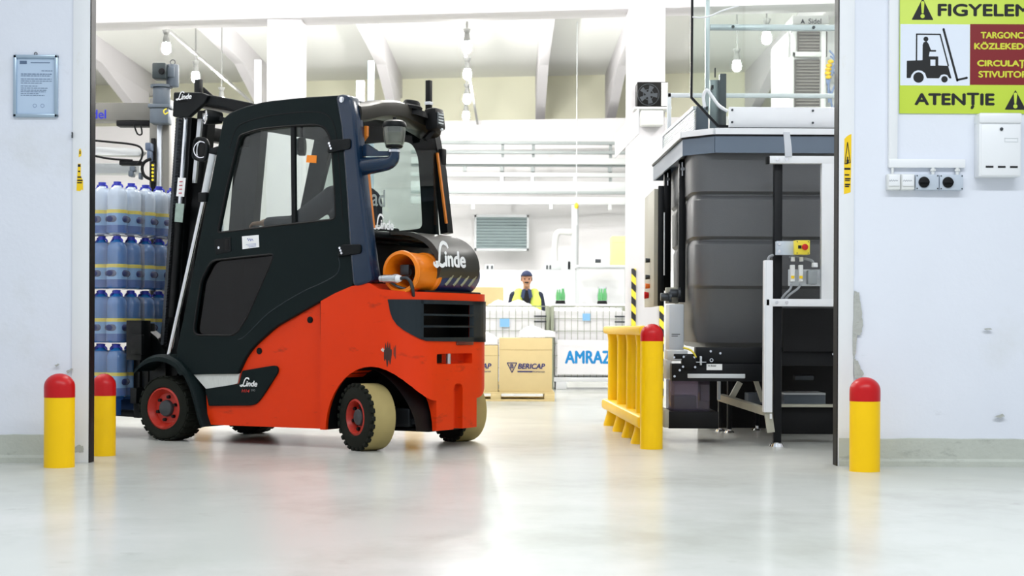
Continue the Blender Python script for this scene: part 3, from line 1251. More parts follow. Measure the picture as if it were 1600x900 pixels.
# yellow stickers on the door trims
def sticker(poly, label, lines, tri):
    t = thing('warning_sticker', label, 'sticker', tuple(P(poly[0][0], poly[-1][1], WY - .012)), 0, 'yellow door frame stickers')
    fr = frame((0, WY - .0122, 0), (1, 0, 0), (0, 0, 1))
    pl = [(P(x, y, WY).x, P(x, y, WY).z) for x, y in poly]
    B().prism(pl, fr, 0, .0012).build('sticker_sheet', M('sticker_yellow', (246, 205, 10), 0.5), t)
    b = B()
    for (x0, y0, x1, y1) in lines:
        p, q = P(x0, y0, WY), P(x1, y1, WY)
        b.box((p.x, WY - .0152, q.z), (q.x, WY - .0132, p.z))
    if tri:
        T = [P(x, y, WY) for x, y in tri]
        for p, q in zip(T, T[1:] + T[:1]):
            b.bar((p.x, WY - .0142, p.z), (q.x, WY - .0142, q.z), .004, .002, up=(0, 1, 0))
        # a small truck inside the triangle
        c = P(sum(p[0] for p in tri) / 3, tri[1][1] - 3.5, WY)
        b.box((c.x - .006, WY - .0152, c.z - .008), (c.x + .008, WY - .0132, c.z + .012))
        b.box((c.x - .003, WY - .0152, c.z + .012), (c.x + .004, WY - .0132, c.z + .03))
        b.cyl((c.x - .003, WY - .0152, c.z - .01), (c.x - .003, WY - .0132, c.z - .01), .005, seg=10)
    b.build('sticker_print', m_black2, t)


sticker([(1316, 213), (1319, 210), (1321, 208), (1327, 205), (1327, 250), (1326.5, 296), (1321, 298), (1316, 299)],
        'tall yellow warning sticker on the right door frame',
        [(1316.3, 258, 1325.8, 261), (1317, 268, 1324, 270), (1317.5, 274, 1326, 276), (1317.5, 277, 1325, 278.5), (1317.5, 283, 1325.5, 285), (1317.5, 286, 1324, 288)], [(1321, 218), (1317, 252), (1325.5, 250)])
sticker([(120.5, 262), (125, 262), (125, 281), (128.6, 288), (129, 304), (127, 302), (124, 305), (118.5, 304)],
        'torn yellow sticker remnant on the left door frame', [(120.5, 263, 124.6, 267), (121, 273, 124, 275), (120, 282, 126, 284), (119.8, 287, 128, 289), (119.8, 291, 127, 292.5)], None)
sticker([(122, 240), (124, 238), (126, 244), (125.5, 250), (121.5, 252)], 'small torn scrap of yellow sticker above the larger remnant', [(123, 242, 124.4, 247)], None)

# the big forklift warning sign
SW = 1660
t = thing('warning_sign', 'large yellow white and red forklift warning sign on the right wall', 'sign', (wx((1401 + SW) / 2), WY, P(0, 172, WY).z))
a, c = P(1401, -8, WY), P(SW, 171, WY)
m_sgy = M('sign_yellow', (198, 220, 70), 0.4)
B().box((a.x, WY - .01, c.z), (c.x, WY, a.z), .001).build('board', m_sgy, t)


def rect(px0, py0, px1, py1, y, dy, root, name, mat):
    p, q = P(px0, py0, WY), P(px1, py1, WY)
    return B().box((p.x, y - dy, q.z), (q.x, y, p.z)).build(name, mat, root)


rect(1402, 33, 1511, 128, WY - .010, .001, t, 'picture_panel', M('sign_white', (226, 233, 244), 0.4))
rect(1511, 32, SW - 1, 126, WY - .010, .001, t, 'red_panel', M('sign_red', (128, 14, 22), 0.4))
SY = WY - .0112


def tx(body, px0, px1, pc, h, mat, nm='lettering', bold=.03, y=SY):
    q = P((px0 + px1) / 2, pc, WY)
    return B().add(text_mesh(body, w=(px1 - px0) * WY / F, h=h * WY / F, bold=bold), frame((q.x, y, q.z), (1, 0, 0), (0, 0, 1))).build(nm, mat, t)


tx('FIGYELEM', 1461, 1604, 10, 18, m_black2, bold=.055, y=WY - .0102)
tx('ATENȚIE', 1426, 1549, 152, 24, m_black2, bold=.045, y=WY - .0102)
m_sgt = M('sign_text_yellow', (214, 214, 60), 0.4)
tx('TARGONCA', 1528, 1603, 49, 9.5, m_sgt, bold=.06)
tx('KÖZLEKEDÉS', 1518, 1609, 65, 11.5, m_sgt, bold=.06)
tx('CIRCULAȚIE', 1523, 1609, 94, 12, m_sgt, bold=.06)
tx('STIVUITOR', 1525, 1601, 110, 9.5, m_sgt, bold=.06)


def warn_tri(cx, y0, y1, w):
    q = [P(cx - w / 2, y1, WY), P(cx + w / 2, y1, WY), P(cx, y0, WY)]
    fr = frame((0, WY - .0102, 0), (1, 0, 0), (0, 0, 1))
    B().prism(fillet([(p.x, p.z) for p in q], .006), fr, 0, .0008).build('warning_triangle', m_black2, t)
    h = y1 - y0
    p = P(cx, y0 + h * .22, WY)
    p2 = P(cx, y0 + h * .70, WY)
    b = B()
    b.prism([(p.x - .010, p.z), (p.x + .010, p.z), (p2.x + .0055, p2.z), (p2.x - .0055, p2.z)][::-1], frame((0, WY - .011, 0), (1, 0, 0), (0, 0, 1)), 0, .0006)
    b.ball((p.x, WY - .0113, p.z), (.010, .0006, .010))
    p3 = P(cx, y0 + h * .83, WY)
    b.ball((p3.x, WY - .0113, p3.z), (.0125, .0006, .0125))
    b.build('exclamation_mark', m_sgy, t)


warn_tri(1436.5, -8, 26, 34)
warn_tri(1582.5, 134, 165, 33)
# forklift pictogram
fr = frame((0, SY, 0), (1, 0, 0), (0, 0, 1))


def S(pts):
    return [(P(x, y, WY).x, P(x, y, WY).z) for x, y in pts]


b = B()
b.prism(fillet(S([(1412.5, 117), (1412.5, 90), (1437, 89), (1437, 65), (1438.5, 61), (1443, 59.5), (1446, 63), (1450, 73), (1458, 73), (1458, 75.5), (1448, 75.5), (1446.7, 83), (1461.5, 83), (1461.5, 97), (1477, 97.5),
                  (1482.5, 117), (1479, 117), (1476, 112), (1471, 110.5), (1466, 112), (1463, 117), (1444, 117), (1441, 109), (1436, 105.5), (1430, 104.5), (1424, 107), (1420, 112), (1418.5, 117)]), .003, 3), fr, 0, .0006)
for (p, q, wd) in (((1427.5, 90), (1427.5, 48), .008), ((1426.8, 48.5), (1464.5, 48.5), .008), ((1464, 48), (1477.5, 98), .008), ((1469.5, 41), (1491.5, 119.5), .013), ((1491, 119.5), (1506, 116), .012)):
    u, v = P(p[0], p[1], WY), P(q[0], q[1], WY)
    b.bar((u.x, SY - .0004, u.z), (v.x, SY - .0004, v.z), wd, .0006, up=(0, 1, 0))
for (px, py, r) in ((1431, 116, 8.2), (1471.5, 118.5, 5), (1442, 56, 3.8), (1469.5, 40.5, 1.8), (1506, 116, 1.8), (1491.5, 120, 1.8)):
    q = P(px, py, WY)
    b.cyl((q.x, SY - .0007, q.z), (q.x, SY, q.z), r * WY / F, seg=28)
b.build('pictogram', m_black2, t)
rect(1449.3, 88, 1457, 97.5, SY - .0007, .0004, t, 'pictogram_gap', MATS['sign_white'])

# letter box
t = thing('letter_box', 'white steel letter box with three slots under the warning sign', 'letter box', (wx(1560), WY, P(0, 270, WY).z))
a, c = P(1527, 170, WY - .1), P(1593, 269, WY - .1)
B().box((a.x, WY - .10, c.z), (c.x, WY, a.z - .02), .004).build('body', m_wht, t)
b = B().box((a.x - .004, WY - .115, a.z - .06), (c.x + .004, WY, a.z), .012)
b.build('lid', m_wht, t)
B().box((a.x + .012, WY - .104, c.z + .006), (c.x - .006, WY - .098, a.z - .066), .002).build('door', m_wht, t)
q = P(1562, 195, WY - .105)
B().cyl((q.x, WY - .112, q.z), (q.x, WY - .10, q.z), .0095, bev=.002).build('lock', m_steel, t)
b = B()
for px in (1544, 1563, 1582):
    p, q = P(px - 6, 252.5, WY - .105), P(px + 6, 255.5, WY - .105)
    b.box((p.x, WY - .1055, q.z), (q.x, WY - .1035, p.z))
b.build('slot', m_black2, t)
p, q = P(1567, 209, WY - .105), P(1588, 214.5, WY - .105)
b = B().box((p.x, WY - .1065, p.z - .002), (q.x, WY - .1035, p.z)).box((p.x, WY - .1065, q.z - .002), (q.x, WY - .1035, q.z)).box((p.x, WY - .1065, q.z), (p.x + .002, WY - .1035, p.z)).box((q.x - .002, WY - .1065, q.z), (q.x, WY - .1035, p.z))
b.build('name_holder', m_paleg, t)

# cable duct and switch boxes
t = thing('cable_duct', 'white cable duct running down and across above the switches', 'cable duct', (wx(1445), WY, P(0, 258, WY).z))
p, q = P(1383, -60, WY), P(1401, 257, WY)
B().box((p.x, WY - .03, q.z), (q.x - .01, WY, p.z + 1.5), .004).build('vertical_trunking', m_wht, t)
p, q = P(1383, 244, WY), P(1504, 257, WY)
B().box((q.x - .445, WY - .032, q.z), (q.x, WY, p.z), .004).build('horizontal_trunking', m_wht, t)
b = B()
for px in (1391, 1454, 1492):
    p, q = P(px, 257, WY), P(px, 266, WY)
    b.cyl((p.x, WY - .02, p.z), (q.x, WY - .02, q.z - .01), .011 if px > 1400 else .008, seg=16)
    if px > 1400:
        b.cyl((p.x, WY - .02, p.z - .008), (p.x, WY - .02, p.z - .02), .017, seg=6)
b.build('cable_gland', m_offw, t)


def sbox(px0, px1, label, rotary, note):
    a, c = P(px0, 267 if rotary else 266.5, WY - .05), P(px1, 291, WY - .05)
    t = thing('switch_box', label, 'switch', ((a.x + c.x) / 2, WY, c.z), 0, 'switches on the right wall')
    B().box((a.x, WY - .055, c.z), (c.x, WY, a.z), .005).build('housing', M('switch_grey', (190, 200, 212), 0.4) if rotary else m_offw, t)
    if rotary:
        q = P(px0 + 13.5, 279, WY - .06)
        B().cyl((q.x, WY - .068, q.z), (q.x, WY - .055, q.z), .030, .033, 32, .003).build('rotary_knob', m_black, t)
        B().box((q.x - .028, WY - .080, q.z - .006), (q.x + .028, WY - .066, q.z + .006), .002).build('knob_grip', m_black, t)
        b = B()
        for sx in (a.x + .008, c.x - .008):
            for sz in (a.z - .008, c.z + .008):
                b.cyl((sx, WY - .057, sz), (sx, WY - .054, sz), .004, seg=12)
        b.build('screw', m_steel, t)
    else:
        B().box((a.x + .006, WY - .062, c.z + .02), (c.x - .006, WY - .054, a.z - .006), .003).build('rocker', m_wht, t)
        q = P((px0 + px1) / 2, 277, WY - .06)
        strokes([[(-.028 + .004 * k, (.005 * math.sin(k * 1.9 + px0)) * (1 - .03 * k), .0018) for k in range(14)]], frame((q.x, WY - .0622, q.z), (1, .0, 0), (0, 0, 1)), .0004).build('pencil_note', M('pencil', (70, 76, 96), 0.8), t)


sbox(1384.5, 1405, 'leftmost white switch with a handwritten note below the duct', False, 'Poarta')
sbox(1406, 1427, 'second white switch from the left below the duct', False, 'Hala')
sbox(1428.5, 1465, 'left grey box with a round black rotary knob below the duct', True, '')
sbox(1466, 1503, 'right grey box with a round black rotary knob below the duct', True, '')

# ================================================================== PALLETISER AT LEFT
d = 14.0
m_beige = M('beige_grey_enamel', (126, 124, 117), 0.45)
m_dgreen = M('dark_green_grey', (44, 54, 56), 0.45)
t = thing('palletising_machine', 'grey palletising machine arm with blue lettering behind the water load', 'machine', (wx(255, d), d, 0))
a, c = P(145, 168.5, d), P(240, 195.5, d)
B().box((a.x - 1.2, d - .1, c.z), (c.x, d + .12, a.z), .006).build('cross_beam', m_beige, t)
q = P(163, 184, d - .1)
tm = text_mesh('Sidel', h=.075, bold=.03)
wd = max(v.co.x for v in tm.vertices) - min(v.co.x for v in tm.vertices)
B().add(tm, frame((q.x - wd / 2, d - .1005, q.z), (1, 0, 0), (0, 0, 1))).build('lettering', M('blue_print', (30, 40, 190), 0.5), t)
x0, x1 = wx(237, d), wx(268, d)
B().box((x0, d - .12, 0), (x1, d + .12, P(0, 162, d).z), .008).build('column', m_beige, t)
B().box((x0 + .02, d - .15, .9), (x0 + .055, d - .12, P(0, 225, d).z), .003).build('guide_slot', m_black, t)
B().box((x0 + .075, d - .17, .9), (x0 + .115, d - .12, P(0, 200, d).z), .004).build('guide_profile', m_alu, t)
# geared motor on top of the column
q = P(258, 150, d)
gx, gy = q.x, d - .22
def zz(y):
    return P(0, y, d - .22).z
mg = B().cyl((gx, gy, zz(170)), (gx, gy, zz(143)), .075, seg=28, bev=.008).cyl((gx, gy, zz(143)), (gx, gy, zz(139)), .095).box((gx - .085, gy - .08, zz(200)), (gx + .075, gy + .08, zz(176)), .01).box((gx - .1, gy - .09, zz(176)), (gx + .09, gy + .1, zz(170)), .006)
mg.build('motor_body', m_greyb, t)
b = B().box((wx(241, gy), gy - .13, zz(132)), (wx(262, gy), gy + .02, zz(107.5)), .012)
b.build('terminal_box', m_dgreen, t)
p = P(249.5, 116.5, gy - .13)
B().cyl((p.x, gy - .145, p.z), (p.x, gy - .125, p.z), .028, seg=24, bev=.004).cyl((p.x, gy - .15, p.z), (p.x, gy - .145, p.z), .016).build('shaft_cover', m_black, t)
B().cyl((wx(268, gy), gy, zz(142)), (wx(268, gy), gy, zz(107)), .055, seg=24, bev=.01).box((wx(262, gy), gy - .07, zz(128)), (wx(273, gy), gy + .05, zz(112)), .008).build('gearbox', m_greyb, t)
B().lathe([(.018, 0), (.024, 0), (.024, .006), (.018, .006)], (wx(268, gy), gy, zz(103)), (0, 1, 0), 16, close=True).build('lifting_eye', m_steel, t)
b = B().tube(spline([(wx(262, gy), gy - .09, zz(178)), (wx(259, gy), gy - .12, zz(182)), (wx(261, gy), gy - .12, zz(187)), (wx(265, gy), gy - .1, zz(184))], 6), .006, 8)
b.build('yellow_wire', M('wire_yellow', (225, 205, 60), 0.5), t)
# arm and gripper
B().prism([(P(145, 234, d).x - 1, P(0, 234, d).z), (P(225, 240, d).x, P(0, 243, d).z), (P(232, 247, d).x, P(0, 247, d).z), (P(225, 254, d).x, P(0, 254, d).z), (P(145, 252, d).x - 1, P(0, 250, d).z)],
          frame((0, d - .25, 0), (1, 0, 0), (0, 0, 1)), -.14, .0).build('lift_arm', m_offw, t)
B().box((wx(145, d) - 1, d + .3, P(0, 272, d).z), (wx(204, d), d + .5, P(0, 256, d).z), .005).build('lower_panel', m_paleg, t)
b = B().tube(spline([P(130, 224, d - .3), P(165, 227, d - .3), P(205, 231, d - .3), P(219, 238, d - .3), P(219, 252, d - .3), P(212, 262, d - .3)], 6), .009, 8)
b.tube(spline([P(130, 246, d - .3), P(165, 253, d - .3), P(190, 255, d - .3), P(205, 256, d - .3)], 6), .009, 8)
b.tube(spline([P(234, 253, d - .3), P(224, 258, d - .3), P(220, 268, d - .3), P(224, 280, d - .3), P(236, 286, d - .3)], 6), .014, 8)
b.tube(spline([P(206, 198, d - .2), P(212, 214, d - .2), P(219, 214, d - .2), P(217, 199, d - .2)], 6), .007, 8)
b.build('hose', m_black, t)
B().box(P(179, 202, d - .12), P(236, 197, d + .02), .004).build('cable_chain', m_black, t)
B().box(P(184, 263, d - .3), P(222, 258, d - .2), .004).build('cable_chain', m_black, t)
b = B().box(P(198, 281, d - .3), P(210, 273, d - .2), .01).box(P(200, 273, d - .3), P(212, 266, d - .22), .008).box(P(214, 285, d - .3), P(222, 276, d - .22), .008)
b.build('gripper', m_greyb, t)
b = B().box(P(224, 240, d - .3), P(238, 230, d - .18), .01).box(P(227, 256, d - .3), P(237, 242, d - .18), .01)
b.build('valve_block', M('valve_blue_grey', (84, 98, 120), 0.4), t)
B().box(P(232.5, 289, d - .32), P(240, 260, d - .28), .003).build('marker_strip', m_black, t)
b = B()
for k in range(5):
    q = P(236.2, 263 + k * 5.7, d - .33)
    b.cyl((q.x, q.y, q.z), (q.x, q.y + .02, q.z), .010, seg=12)
b.build('marker_dot', M('dot_yellow', (240, 215, 20), 0.5), t)

# ================================================================== HOPPER MACHINE AT RIGHT
m_bin = M('hopper_grey_plastic', (92, 94, 96), 0.42, noise=0.04, scale=6, bump=0.12, bscale=120)
m_rim = M('hopper_rim_plastic', (98, 112, 128), 0.38)
m_blk = M('black_powder_coat', (9, 12, 16), 0.4, spec=0.25)
m_bge = M('beige_control_panel', (170, 168, 152), 0.45)
hm = thing('hopper_machine', 'grey plastic hopper machine with aluminium frame at the right of the doorway', 'machine', (1.9, 11.9, 0))


def bx(px0, py0, px1, py1, d, dep, bev=0.003, b=None):
    """box whose front face covers a pixel rectangle at distance d"""
    a, c = P(px0, py0, d), P(px1, py1, d)
    b = b or B()
    return b.box((min(a.x, c.x), d, min(a.z, c.z)), (max(a.x, c.x), d + dep, max(a.z, c.z)), bev)


def ring(poly, r, n=4):
    return fillet(poly, r, n)


# the bin: horizontal sections lofted from the bottom up
def section(z, fi, li, rad=0.16):
    xl, yf, xr, yb = 1.285 + li, 11.2 + fi, 2.75, 13.0
    return [(x, y, z) for x, y in ring([(xl, yf), (xr, yf), (xr, yb), (xl + .02, yb)], [rad, rad, rad, rad], 5)]


secs = [section(.645, .30, .20, .12), section(.66, .22, .10, .12), section(.70, .17, .035, .12), section(.80, .14, .01), section(1.08, .035, .0), section(1.10, .0, -.005), section(1.115, -.004, -.008),
        section(1.39, -.010, -.01), section(1.415, .012, -.0), section(1.425, .012, -.0), section(1.445, -.022, -.02), section(1.70, -.026, -.022), section(1.73, -.002, -.01), section(1.74, -.002, -.01), section(1.758, -.038, -.03), section(2.04, -.04, -.035)]
b = B()


def fn(t):
    rings = [[t.verts.new(p) for p in s] for s in secs]
    n = len(rings[0])
    for A, C in zip(rings, rings[1:]):
        for k in range(n):
            t.faces.new((A[k], A[(k + 1) % n], C[(k + 1) % n], C[k]))
    t.faces.new(rings[0][::-1])
    bmesh.ops.recalc_face_normals(t, faces=t.faces)


b._new(fn)
b.build('bin', m_bin, hm, smooth=30)
rim = [(1.40, 11.08), (2.8, 11.08), (2.8, 13.2), (1.165, 13.2), (1.205, 11.29)]
hz = frame((0, 0, 0), (1, 0, 0), (0, 1, 0))
b = B().prism(rim, hz, 2.125, 2.135)
inner = [(1.42, 11.10), (2.78, 11.10), (2.78, 13.18), (1.185, 13.18), (1.225, 11.30)]
for k in range(5):
    p, q = rim[k], rim[(k + 1) % 5]
    b.bar((p[0], p[1], 2.075), (q[0], q[1], 2.075), .014, .115, up=(0, 0, 1))
b.build('bin_rim', m_rim, hm)
b = B()
for k in (4, 0, 3):
    p, q = rim[k], rim[(k + 1) % 5]
    b.bar((p[0], p[1], 2.165), (q[0], q[1], 2.165), .05, .042, up=(0, 0, 1))
b.build('top_rail', m_wht, hm)
b = B()
for k in (4, 0, 3):
    p, q = rim[k], rim[(k + 1) % 5]
    b.bar((p[0], p[1], 2.139), (q[0], q[1], 2.139), .03, .01, up=(0, 0, 1))
b.build('seal_strip', m_blk, hm)
# top guard flap and hinge
a, c = P(1136, 164, 11.12), P(1320, 196, 11.12)
B().box((a.x, 11.12, c.z), (c.x, 11.15, a.z), .004).build('guard_flap', m_wht, hm)
b = B()
for px in (1141, 1267):
    for py in (169, 188):
        q = P(px, py, 11.12)
        b.cyl((q.x, 11.112, q.z), (q.x, 11.122, q.z), .008, seg=12)
b.build('bolt', m_steel, hm)
bx(1136, 196, 1320, 199, 11.08, .06, 0).build('hinge', m_blk, hm)
# louvred side panel
b = B()
for k in range(12):
    z = 2.2 + .17 * k / 11
    b.bar((1.30, 11.45, z), (1.235, 13.1, z), .012, .006)
b.bar((1.30, 11.45, 2.38), (1.235, 13.1, 2.38), .025, .02)
b.bar((1.235, 13.1, 2.19), (1.235, 13.1, 2.38), .02, .02)
b.build('side_louvre', m_alu, hm)
B().prism([(11.45, 2.19), (13.1, 2.19), (13.1, 2.375), (11.45, 2.375)], frame((1.345, 0, 0), (-.039, 1, 0), (0, 0, 1)), 0, .004).build('louvre_backing', m_paleg, hm)
# back rail
b = bx(1040, 143, 1330, 148.5, 13.05, .03)
bx(1039.5, 143, 1046, 215, 13.05, .03, b=b)
b.build('back_rail', m_paleg, hm)
# uprights above the rim
bx(1085, 163, 1104, 203, 11.5, .08).build('upright', m_greyb, hm)
bx(1106, 122, 1121, 197, 11.62, .03).build('sensor_plate', M('zinc_plate', (150, 158, 160), 0.4, metal=0.6), hm)
bx(1121.5, 112, 1132, 199, 11.56, .07).build('upright', m_steel, hm)
b = bx(1108, 130, 1112, 136, 11.55, .05)
bx(1113, 103, 1115, 118, 11.58, .02, b=b)
b.build('sensor', m_black, hm)
b = bx(1098, -60, 1105.5, 170, 11.5, .04)
b.build('frame_post', m_alu, hm)
b = bx(1105.5, 35, 1330, 43, 11.5, .04)
b.build('frame_rail', m_alu, hm)
b = B()
for px in (1141, 1267):
    q = P(px, 39, 11.5)
    b.cyl((q.x, 11.488, q.z), (q.x, 11.5, q.z), .011, seg=14)
b.build('bolt', m_steel, hm)
# clear guard with black edging
GD = 11.3
pts = [P(1077, -60, GD), P(1077, 150, GD), P(1119, 194, GD), P(1330, 194, GD), P(1330, -60, GD)]
B().prism([(p.x, p.z) for p in pts], frame((0, GD + .006, 0), (1, 0, 0), (0, 0, 1)), 0, .004).build('clear_guard', glass('clear_acrylic', (246, 250, 248), .03), hm)
B().tube([pts[0], pts[1], pts[2], P(1136, 195, GD)], .01, flat=(.018, .02)).build('guard_edging', m_blk, hm)
B().tube(spline([P(1078, 24, 11.27), P(1090, 25, 11.27), P(1106, 22, 11.27), P(1124, 14, 11.27), P(1150, 6, 11.27)], 6), [.006] * 25, 8).build('glare_streak', m_wht, hm)  # this and the next tube imitate lamp glare on the clear guard
B().tube(spline([P(1098, 165, 11.27), P(1096, 148, 11.27), P(1101, 138, 11.27), P(1108, 146, 11.27), P(1120, 162, 11.27), P(1134, 171, 11.27)], 6), .012, 8).build('glare_streak', m_wht, hm)

# left flank: black uprights, control panel, pneumatics
b = B()
for (px0, px1, y0, y1, d) in ((1036, 1047.5, 262, 452, 12.6), (1059, 1070.5, 247, 470, 11.7)):
    bx(px0, y0, px1, y1, d, .08, .004).build('side_post', m_blk, hm)
b = B()
for (px, py, d) in ((1041.5, 278, 12.58), (1064, 262, 11.68)):
    q = P(px, py, d)
    b.cyl((q.x, d - .02, q.z), (q.x, d, q.z), .016, seg=6).cyl((q.x, d - .012, q.z - .05), (q.x, d - .012, q.z + .05), .006)
b.build('clamp_bolt', m_chrome, hm)
z0, z1 = .97, 1.86
xp = 1.075
cp = B().box((xp, 12.15, z0), (xp + .05, 13.0, z1), .004)
cp.build('control_panel', m_bge, hm)
B().box((xp + .03, 12.12, z0 + .0), (xp + .075, 12.16, z1 + .02), .004).build('panel_edge', m_blk, hm)
for (yy, zz_, mt, rr) in ((12.5, 1.33, m_steel, .02), (12.5, 1.20, m_steel, .02), (12.5, 1.13, M('button_orange', (220, 110, 30), 0.4), .022), (12.6, 1.06, m_redp, .03)):
    B().cyl((xp - .035, yy, zz_), (xp, yy, zz_), rr, rr * .8, 18, .004).build('push_button', mt, hm)
b = B().tube([P(1036.5, 330, 12.0), P(1037, 428, 12.0)], .005, 6)
b.build('cable', m_paleg, hm)
bx(1040, 447, 1060, 472, 11.75, .06).build('valve_bracket', m_bge, hm)
b = B()
for px, py in ((1038, 462), (1052, 456)):
    q = P(px, py, 11.7)
    b.cyl((q.x - .03, 11.7, q.z), (q.x + .03, 11.7, q.z), .03, seg=20, bev=.004).cyl((q.x + .03, 11.7, q.z), (q.x + .05, 11.7, q.z), .04, seg=20)
b.build('pressure_valve', m_steel, hm)
bx(1045, 473, 1069, 547, 11.5, .25, .01).build('side_cover', M('side_cover_grey', (196, 202, 208), 0.4), hm)
q = P(1056, 521, 11.5)
B().box((q.x - .03, 11.498, q.z + .002), (q.x + .03, 11.5, q.z + .007)).box((q.x - .03, 11.498, q.z - .011), (q.x + .015, 11.5, q.z - .006)).build('cover_print', m_black2, hm)
b = bx(1043, 545, 1075, 562, 11.25, .2, .006)
bx(1041, 560, 1050, 590, 11.25, .2, .004, b)
b.build('valve_manifold', m_paleg, hm)

# lower beam with the bearing
bx(1050, 566, 1200, 592.5, 11.10, .12, .003).build('lower_beam', m_blk, hm)
bx(1088, 540, 1330, 567, 11.14, .12, .003).build('bin_support', m_blk, hm)
q = P(1076, 563, 11.08)
B().cyl((q.x, 11.04, q.z), (q.x, 11.1, q.z), .05, seg=28, bev=.006).box((q.x - .10, 11.07, q.z + .02), (q.x + .05, 11.11, q.z + .055), .006).box((q.x - .03, 11.07, q.z - .055), (q.x + .055, 11.11, q.z - .02), .006).build('bearing', m_black, hm)
b = B()
for px, py in ((1053, 556), (1068, 555), (1084, 556), (1067, 570.5), (1086, 571), (1054, 585.5), (1062, 576), (1110, 546), (1125, 549), (1301, 549)):
    q = P(px, py, 11.07)
    b.cyl((q.x, 11.04, q.z), (q.x, 11.10, q.z), .008, seg=12)
b.build('bolt', m_chrome, hm)
q = P(1112, 560, 11.1)
B().lathe([(.008, 0), (.013, 0), (.013, .01), (.008, .01)], (q.x, 11.095, q.z), (0, 1, 0), 18, close=True).build('washer', m_chrome, hm)
bx(1104.5, 566, 1129, 575.5, 11.096, .003, 0).build('rating_plate', m_whitep, hm)
q = P(1113, 568.7, 11.0955)
B().add(text_mesh('A-Sidel', w=.055, h=.011, bold=.02), frame((q.x, 11.0955, q.z), (1, 0, 0), (0, 0, 1))).build('plate_print', m_black2, hm)
bx(1075, 581.5, 1165, 588, 11.09, .012).build('grey_strip', m_paleg, hm)
b = bx(1094, 554, 1097.5, 568, 11.06, .03)
bx(1088, 562.7, 1104, 564, 11.05, .03, 0, b)
b.build('adjuster', m_alu, hm)
B().tube(spline([P(1068, 541, 11.1), P(1078, 544, 11.08), P(1084, 549, 11.06), P(1088, 556, 11.06)], 6), .007, 8).build('yellow_wire', MATS['wire_yellow'], hm)
# translucent collecting box on a black base
bx(1050, 593, 1110, 642, 11.2, .4, .006).build('collecting_box', glass('smoky_plastic', (150, 138, 150), .05, haze=.25, hazecol=(120, 112, 130)), hm)
bx(1053, 616, 1090, 641, 11.35, .2, .01).build('collected_caps', M('caps_violet', (96, 92, 140), 0.6, noise=.3, scale=40), hm)
bx(1046, 641, 1124, 667, 11.15, .5, .004).build('base_tray', m_black, hm)
bx(1039, 638, 1046.5, 666, 11.15, .5, .004).build('tray_side', m_bge, hm)
# legs, struts and the beige cross beam
for px0, px1, d, y1 in ((1124, 1131, 12.45, 666), (1138, 1145, 12.3, 668), (1182, 1188, 12.6, 662)):
    bx(px0, 592, px1, y1, d, .06).build('leg', m_blk, hm)
    q = P((px0 + px1) / 2, y1, d)
    B().cyl((q.x, d + .03, .012), (q.x, d + .03, q.z + .01), .012).cyl((q.x, d + .03, 0), (q.x, d + .03, .014), .04, .03).build('foot', m_chrome, hm)
bx(1122, 593, 1127, 622, 11.6, .03).build('strut', m_paleg, hm)
B().bar(P(1127, 618, 11.9), P(1200, 640, 10.86), .05, .05).build('cross_beam', m_bge, hm)
B().bar(P(1157, 594, 11.8), P(1142, 622, 11.8), .04, .04).build('strut', m_bge, hm)
B().bar(P(1181, 590, 11.5), P(1193, 624, 11.5), .05, .03).build('strut', m_bge, hm)
# dark skirt and bay under the bin
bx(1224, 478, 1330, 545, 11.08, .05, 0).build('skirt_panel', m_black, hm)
bx(1092, 540, 1340, 668, 12.9, .05, 0).build('dark_backdrop', m_black, hm)  # black sheet added so the bay behind the legs looks dark
bx(1226, 612, 1291, 629, 11.9, .3, .006).build('drive_box', m_greyb, hm)
bx(1226, 610, 1291, 613, 11.88, .32, .002).build('drive_lid', m_paleg, hm)
bx(1170, 611, 1192, 628, 12.2, .2, .006).build('drive_box', m_greyb, hm)
bx(1222, 628, 1330, 632, 11.2, .06).build('cross_rail', m_bge, hm)
bx(1222, 632, 1330, 674, 11.26, .06).build('kick_plate', m_black, hm)
bx(1243, 583, 1272, 590, 12.2, .1).build('bracket', m_steel, hm)

# front frame: black leg and aluminium profiles
FDp = 10.86
bx(1208, 248, 1222.5, 688, FDp, .07, .004).build('front_leg', m_blk, hm)
q = P(1216, 688, FDp)
B().cyl((q.x, FDp + .035, .02), (q.x, FDp + .035, q.z + .01), .014).cyl((q.x, FDp + .035, .0), (q.x, FDp + .035, .022), .05, .04).cyl((q.x, FDp + .035, .03), (q.x, FDp + .035, .045), .024, seg=6).build('foot', m_chrome, hm)
D2 = 10.78
bx(1193.5, 403, 1208, 641, D2, .07, .004).build('profile_post', m_wht, hm)
b = bx(1196, 405, 1197.5, 640, D2 - .001, .01, 0)
b.build('profile_groove', m_paleg, hm)
B().bar(P(1201, 641, D2 + .035), P(1206, 672, D2 + .035), .05, .03).build('foot_strut', m_bge, hm)
bx(1204, 643, 1207.5, 651, D2 + .01, .01, 0).build('inspection_tag', m_whitep, hm)
bx(1200.5, 240, 1330, 251, D2, .06, .003).build('frame_rail', m_wht, hm)
bx(1196, 241, 1201, 252, D2 + .002, .056, .002).build('end_cap', m_black, hm)
bx(1282, 251, 1303.5, 464, D2, .06, .003).build('frame_post', m_wht, hm)
bx(1202, 463.5, 1330, 474.5, D2 - .002, .06, .003).build('frame_rail', m_wht, hm)
bx(1197, 464, 1202, 474, D2, .056, .002).build('end_cap', m_black, hm)
b = B()
for px, py in ((1212, 245.5), (1226.5, 245.5), (1213, 469), (1228.5, 469)):
    q = P(px, py, D2)
    b.cyl((q.x, D2 - .012, q.z), (q.x, D2, q.z), .010, seg=14)
b.build('bolt', m_chrome, hm)
